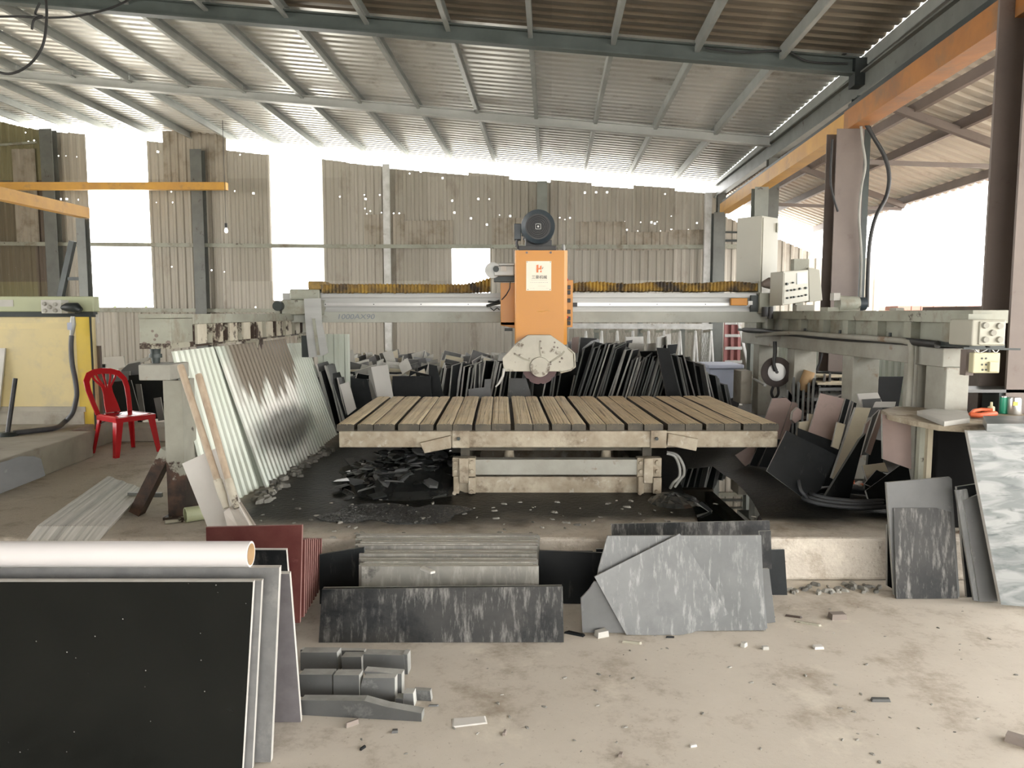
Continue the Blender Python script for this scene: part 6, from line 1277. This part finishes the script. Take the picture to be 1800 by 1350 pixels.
# dark heap behind the chair
for i, (pts, f, Y, l) in enumerate([
    ([(182, 628), (217, 626), (220, 645), (183, 651)], 's_white', 9.6, 'white slab on top of the heap behind the red chair'),
    ([(213, 651), (225, 640), (246, 636), (248, 655), (240, 672), (215, 668)], 's_mid', 9.3, 'grey broken slab on the heap behind the red chair'),
    ([(182, 655), (228, 652), (228, 672), (184, 676)], 's_backing', 9.2, 'dull grey slab behind the back of the red chair'),
    ([(226, 660), (290, 655), (290, 735), (228, 740)], 's_dark', 9.0, 'black slab standing right of the red chair'),
    ([(190, 672), (230, 668), (250, 742), (205, 745)], 's_dark', 8.8, 'black slab seen through the back of the red chair'),
    ([(238, 675), (247, 675), (256, 738), (248, 740)], 's_mid', 8.7, 'narrow dark grey strip leaning on the black slabs'),
    ([(270, 700), (282, 698), (289, 738), (278, 740)], 's_mid', 8.6, 'narrow grey strip leaning near the rusted post'),
    ([(164, 640), (185, 640), (185, 740), (166, 745)], 's_dark', 8.9, 'black slab between the yellow machine and the chair'),
    ([(222, 640), (262, 626), (262, 632), (224, 648)], 's_pale', 9.5, 'pale long offcut slanting over the heap behind the chair'),
    ([(296, 625), (310, 622), (312, 640), (297, 640)], 's_white', 9.0, 'small white slab corner behind the left runway pad')]):
    slab(l, pts, f, 'edge', z=PF, Y=Y, lean=8, t=.02)
a, b_ = G(180, 775, PF), G(300, 775, PF); mb = MB(); mb.box(-4.9, -3.2, 8.15, 8.55, PF, PF + .16); tag(mb.build('concrete_curb', M['conc'], bevel=.015), 'low concrete curb behind the red chair', 'curb')
cable('pale thin rod leaning behind the chair back, left one', wp([(192, 690), (203, 745)], 8.3), .01, 'rackwhite', 'rod', 'rod')
cable('pale thin rod leaning behind the chair back, right one', wp([(200, 700), (214, 742)], 8.3), .01, 'rackwhite', 'rod', 'rod')

# ================================================================ RUBBLE, SHARDS, PUDDLE
def rock_mesh(rnd, sx, sy, sz):
    pts = []; 
    for i in range(4 + rnd.randint(1, 3)):
        a = 2 * math.pi * i / 6 + rnd.uniform(-.3, .3); pts.append((math.cos(a) * sx * rnd.uniform(.7, 1), math.sin(a) * sy * rnd.uniform(.7, 1)))
    n = len(pts); vs = [(x, y, 0) for x, y in pts] + [(x * rnd.uniform(.6, .95), y * rnd.uniform(.6, .95), sz * rnd.uniform(.7, 1)) for x, y in pts]
    return vs, [tuple(range(n))[::-1], tuple(range(n, 2 * n))] + [(i, (i + 1) % n, n + (i + 1) % n, n + i) for i in range(n)]
def proto(mat, seed, sx, sy, sz, name):
    vs, fs = rock_mesh(random.Random(seed), sx, sy, sz); me = bpy.data.meshes.new(name); me.from_pydata(vs, [], fs); me.materials.append(M[mat]); me.update(); return me
rub = [proto('rubble', s, .045, .03, .03, 'rubble_stone') for s in range(8)]
shd = [proto('shard', s + 20, .12, .07, .014, 'shard') for s in range(8)]
shd2 = [proto('s_mid', s + 60, .12, .07, .014, 'shard') for s in range(5)]
chip = [proto('rubble', s + 40, .028, .014, .01, 'stone_chip') for s in range(6)]
def put(me, name, p, rot, s, label, cat, group):
    o = bpy.data.objects.new(name, me); col.objects.link(o); o.location = p; o.rotation_euler = rot; o.scale = s; return tag(o, label, cat, group)
rnd = random.Random(77)
for i in range(85):
    k = rnd.random(); px = 425 + 135 * k + rnd.uniform(-4, 7); py = 887 - 97 * k ** .9 + rnd.uniform(-3, 6); p = G(px, py, PF); p.x += .03 + rnd.uniform(0, .12)
    put(rnd.choice(rub), 'rubble_stone', p, (rnd.uniform(-.2, .2), rnd.uniform(-.2, .2), rnd.uniform(0, 6)), (rnd.uniform(.6, 1.4),) * 3, 'small grey stone in the rubble line along the green sheets', 'stone', 'rubble stones along the green sheets')
# heap of wet shards left of the table base
c0 = G(715, 852, PF); hs = []
for i in range(230):
    u, v = rnd.gauss(-.05, .42), rnd.gauss(0, .34); 
    if abs(u) > .62 or abs(v) > .8: continue
    x, y = -.80 + u * .9, 6.35 + v; hmax = max(0, .26 * math.exp(-((u / .5) ** 2 + (v / .55) ** 2))); z = PF + .01 + hmax * rnd.uniform(.75, 1.0)
    if x > W(792, 840, YT).x - .06: continue
    s = rnd.uniform(.6, 1.5); put(rnd.choice(shd + shd2), 'stone_shard', (x, y, z), (rnd.gauss(0, .22), rnd.gauss(0, .22), rnd.uniform(0, 6)), (s, s, 1), 'broken wet stone shard in the black heap under the table, left side', 'shard', 'wet shards heaped left of the table base')
mb = MB(); n = 26; vs = []; fs = []
for j in range(9):
    rr = j / 8
    for i in range(n):
        a = 2 * math.pi * i / n; x, y = rr * .62 * math.cos(a), rr * .8 * math.sin(a); vs.append((-.82 + x, 6.35 + y, PF + .24 * math.exp(-((x / .5) ** 2 + (y / .55) ** 2)) - .015 + rnd.uniform(0, .012) - (.03 if j == 8 else 0)))
fs = [(j * n + i, j * n + (i + 1) % n, (j + 1) * n + (i + 1) % n, (j + 1) * n + i) for j in range(8) for i in range(n)]
mb.add(vs, fs); o = mb.build('slurry_mound', M['shard']); tag(o, 'mound of wet black slurry and chips under the shard heap', 'slurry', kind='stuff')
for i, P in enumerate([[(655, 800), (790, 789), (788, 800), (640, 812)], [(633, 803), (645, 797), (700, 802), (690, 812), (662, 814)], [(690, 822), (728, 818), (716, 834), (694, 838)], [(741, 812), (758, 806), (762, 818), (748, 820)], [(700, 850), (760, 838), (780, 846), (740, 858)], [(645, 870), (672, 863), (680, 870), (655, 876)], [(605, 806), (622, 804), (627, 823), (616, 818)], [(753, 830), (764, 826), (768, 846), (758, 848)]]):
    Yk = [6.75, 6.5, 6.1, 6.3, 5.9, 5.6, 6.6, 6.0][i]
    vs = [W(px, py, Yk) for px, py in P]; mb = MB(); d = Vector((0, -.4, .9)).normalized()
    o_ = Vector((0, 0, H)); P0 = vs[0]; pts = []
    for px, py in P:
        r_ = ray(px, py); pts.append(o_ + r_ * ((P0 - o_).dot(d) / r_.dot(d)))
    mb.prism(pts, d, .015); tag(mb.build('stone_shard', M['s_mid' if i in (0, 1, 2, 3, 6, 7) else 'shard']), ['long grey shard lying on top of the heap right under the table beam', 'pale jagged shard on the upper left of the heap', 'grey square shard in the middle of the heap', 'small triangular shard beside the table base', 'broad black wet shard low in the heap', 'glinting pale shard at the front of the heap', 'small pale upright shard at the left tip of the heap', 'dark upright shard against the table base'][i], 'shard')
# puddle
pz = PF + .006
pp = [G(px, py, pz) for px, py in ((1195, 826), (1253, 820), (1270, 833), (1290, 845), (1308, 862), (1322, 880), (1333, 900), (1345, 925), (1352, 945), (1235, 945), (1222, 900), (1215, 885), (1205, 872), (1196, 850))]
mb = MB(); mb.prism(pp, (0, 0, 1), .004); tag(mb.build('water_puddle', M['water']), 'still puddle mirroring the back wall, right of the table base', 'puddle', kind='stuff')
# slurry ridge right of the base and a flat shard on it
mb = MB(); vs = []; n = 18; cc = G(1185, 882, PF)
for j in range(6):
    for i in range(n):
        a = 2 * math.pi * i / n; rr = j / 5; vs.append((cc.x + rr * .2 * math.cos(a), cc.y + rr * .22 * math.sin(a), PF + .06 * (1 - rr ** 2) + rnd.uniform(-.004, .008) - (.01 if j == 5 else 0)))
mb.add(vs, [(j * n + i, j * n + (i + 1) % n, (j + 1) * n + (i + 1) % n, (j + 1) * n + i) for j in range(5) for i in range(n)]); tag(mb.build('gravel_mound', M['shard']), 'small mound of wet gravel between table base and puddle', 'gravel', kind='stuff')
slab('long dark shard lying at the edge of the puddle', [(1226, 884), (1234, 882), (1252, 896), (1249, 902)], 's_dark', 'edge', z=PF, lean=45, t=.02, name='stone_shard', cat='shard')
cc = G(695, 903, PF); mb = MB(); nx, ny = 84, 56; vs = []
for j in range(ny + 1):
    for i in range(nx + 1):
        x = (i / nx - .5) * 1.1; y = (j / ny - .5) * .75; e = (x / .45) ** 2 + (y / .28) ** 2 + .6 * math.sin(x * 9 + y * 4) * math.sin(y * 11)
        vs.append((cc.x + x + rnd.uniform(-.003, .003), cc.y + y, PF + (.006 if e < 1 else -.012) + rnd.uniform(-.006, .006) * max(0, 1.3 - e)))
mb.add(vs, [(j * (nx + 1) + i, j * (nx + 1) + i + 1, (j + 1) * (nx + 1) + i + 1, (j + 1) * (nx + 1) + i) for j in range(ny) for i in range(nx)]); tag(mb.build('wet_gravel', M['gravel']), 'glittering patch of wet gravel before the shard heap', 'gravel', kind='stuff')
# loose slurry chips over the wet floor
for i in range(110):
    p = G(rnd.uniform(450, 1330), rnd.uniform(875, 948), PF); s = rnd.uniform(.4, 1.3)
    put(rnd.choice(chip), 'stone_chip', p, (0, 0, rnd.uniform(0, 6)), (s, s, s), 'tiny stone chip scattered on the wet platform before the table', 'chip', 'chips on the wet platform')
# front-floor debris
for i in range(95):
    px, py = rnd.uniform(540, 1800), rnd.uniform(1060, 1345) ** 1.0
    if px < 1000 and py < 1145 or px < 780 and py < 1280: continue
    p = G(px, py, 0); s = rnd.uniform(.2, .6); put(rnd.choice(chip), 'stone_chip', p, (0, 0, rnd.uniform(0, 6)), (s, s, s), 'tiny stone chip scattered on the dusty front floor', 'chip', 'chips on the front floor')
for i in range(32):
    p = G(rnd.uniform(1385, 1550), 1032 + rnd.uniform(-3, 12), 0); s = rnd.uniform(.8, 1.9)
    put(rnd.choice(chip), 'stone_chip', p, (0, 0, rnd.uniform(0, 6)), (s, s, s * 1.5), 'dark stone chip in the litter along the foot of the kerb', 'chip', 'chips along the kerb foot')
def deb(px, py, l, w_, h_, ang, mat, label, name='stone_fragment', cat='fragment'):
    p = G(px, py, 0); mb = MB(Matrix.Translation(p) @ Matrix.Rotation(R(ang), 4, 'Z')); r2 = random.Random(px)
    b_ = [(-l / 2, -w_ / 2 * r2.uniform(.6, 1)), (l / 2 * r2.uniform(.7, 1), -w_ / 2), (l / 2, w_ / 2 * r2.uniform(.5, 1)), (-l / 2 * r2.uniform(.7, 1), w_ / 2)]
    mb.hexa([(x, y, 0) for x, y in b_], [(x * .9, y * .85, h_) for x, y in b_]); return tag(mb.build(name, M[mat]), label, cat)
deb(824, 1268, .15, .075, .004, 15, 's_white', 'pale flat torn sheet piece lying on the front floor')
deb(1058, 1118, .075, .05, .03, 30, 's_pale', 'pale stone cube beside the grey slab stack')
deb(1111, 1131, .10, .014, .012, -15, 'post', 'brown splinter before the grey slab stack')
deb(1308, 1136, .035, .025, .02, 50, 's_pale', 'small pale pebble right of the grey slab stack')
deb(1345, 1141, .03, .025, .015, 10, 's_pale', 'round pale pebble farther right of the grey stack')
deb(1438, 1139, .05, .035, .012, 5, 's_white', 'white crumpled scrap on the front floor', 'paper_scrap', 'scrap')
deb(1420, 1097, .14, .012, .01, -28, 'post', 'thin brown stick lying right of the grey stack', 'stick', 'stick')
deb(1395, 1085, .09, .01, .01, -20, 'post', 'shorter brown stick right of the grey stack', 'stick', 'stick')
deb(1472, 1087, .09, .06, .03, 10, 'conc_b', 'brown clod of earth on the floor before the kerb', 'earth_clod', 'clod')
deb(1548, 1232, .085, .028, .012, 2, 's_mid', 'grey rectangular stone chip on the open front floor')
deb(1219, 1312, .028, .012, .008, 15, 's_white', 'little white stick of chalk on the front floor', 'chalk_piece', 'chalk')
deb(1790, 1307, .09, .05, .03, -40, 'conc_b', 'brown stone lump at the lower right edge')
deb(887, 1290, .03, .012, .012, 80, 'conc_b', 'small brown fleck on the floor in the lower middle')
deb(1091, 1329, .022, .018, .012, 80, 'conc_b', 'small dark pebble near the bottom middle')
deb(1178, 911 + 210, .045, .01, .008, 0, 's_dark', 'dark sliver close to the front of the tilted slab')
deb(1010, 1115, .11, .03, .01, -25, 's_dark', 'dark flat shard between the two middle stacks')
deb(620, 1275, .06, .012, .02, 40, 'conc_b', 'twisted brown scrap before the small offcut pile')
deb(694, 1287, .025, .02, .01, 10, 's_mid', 'grey pebble below the small offcut pile')
deb(638, 1316, .03, .01, .008, 60, 's_dark', 'dark sliver at the lower left of the open floor')
deb(762, 1241, .045, .012, .006, 0, 's_mid', 'grey chip right of the small offcut pile')
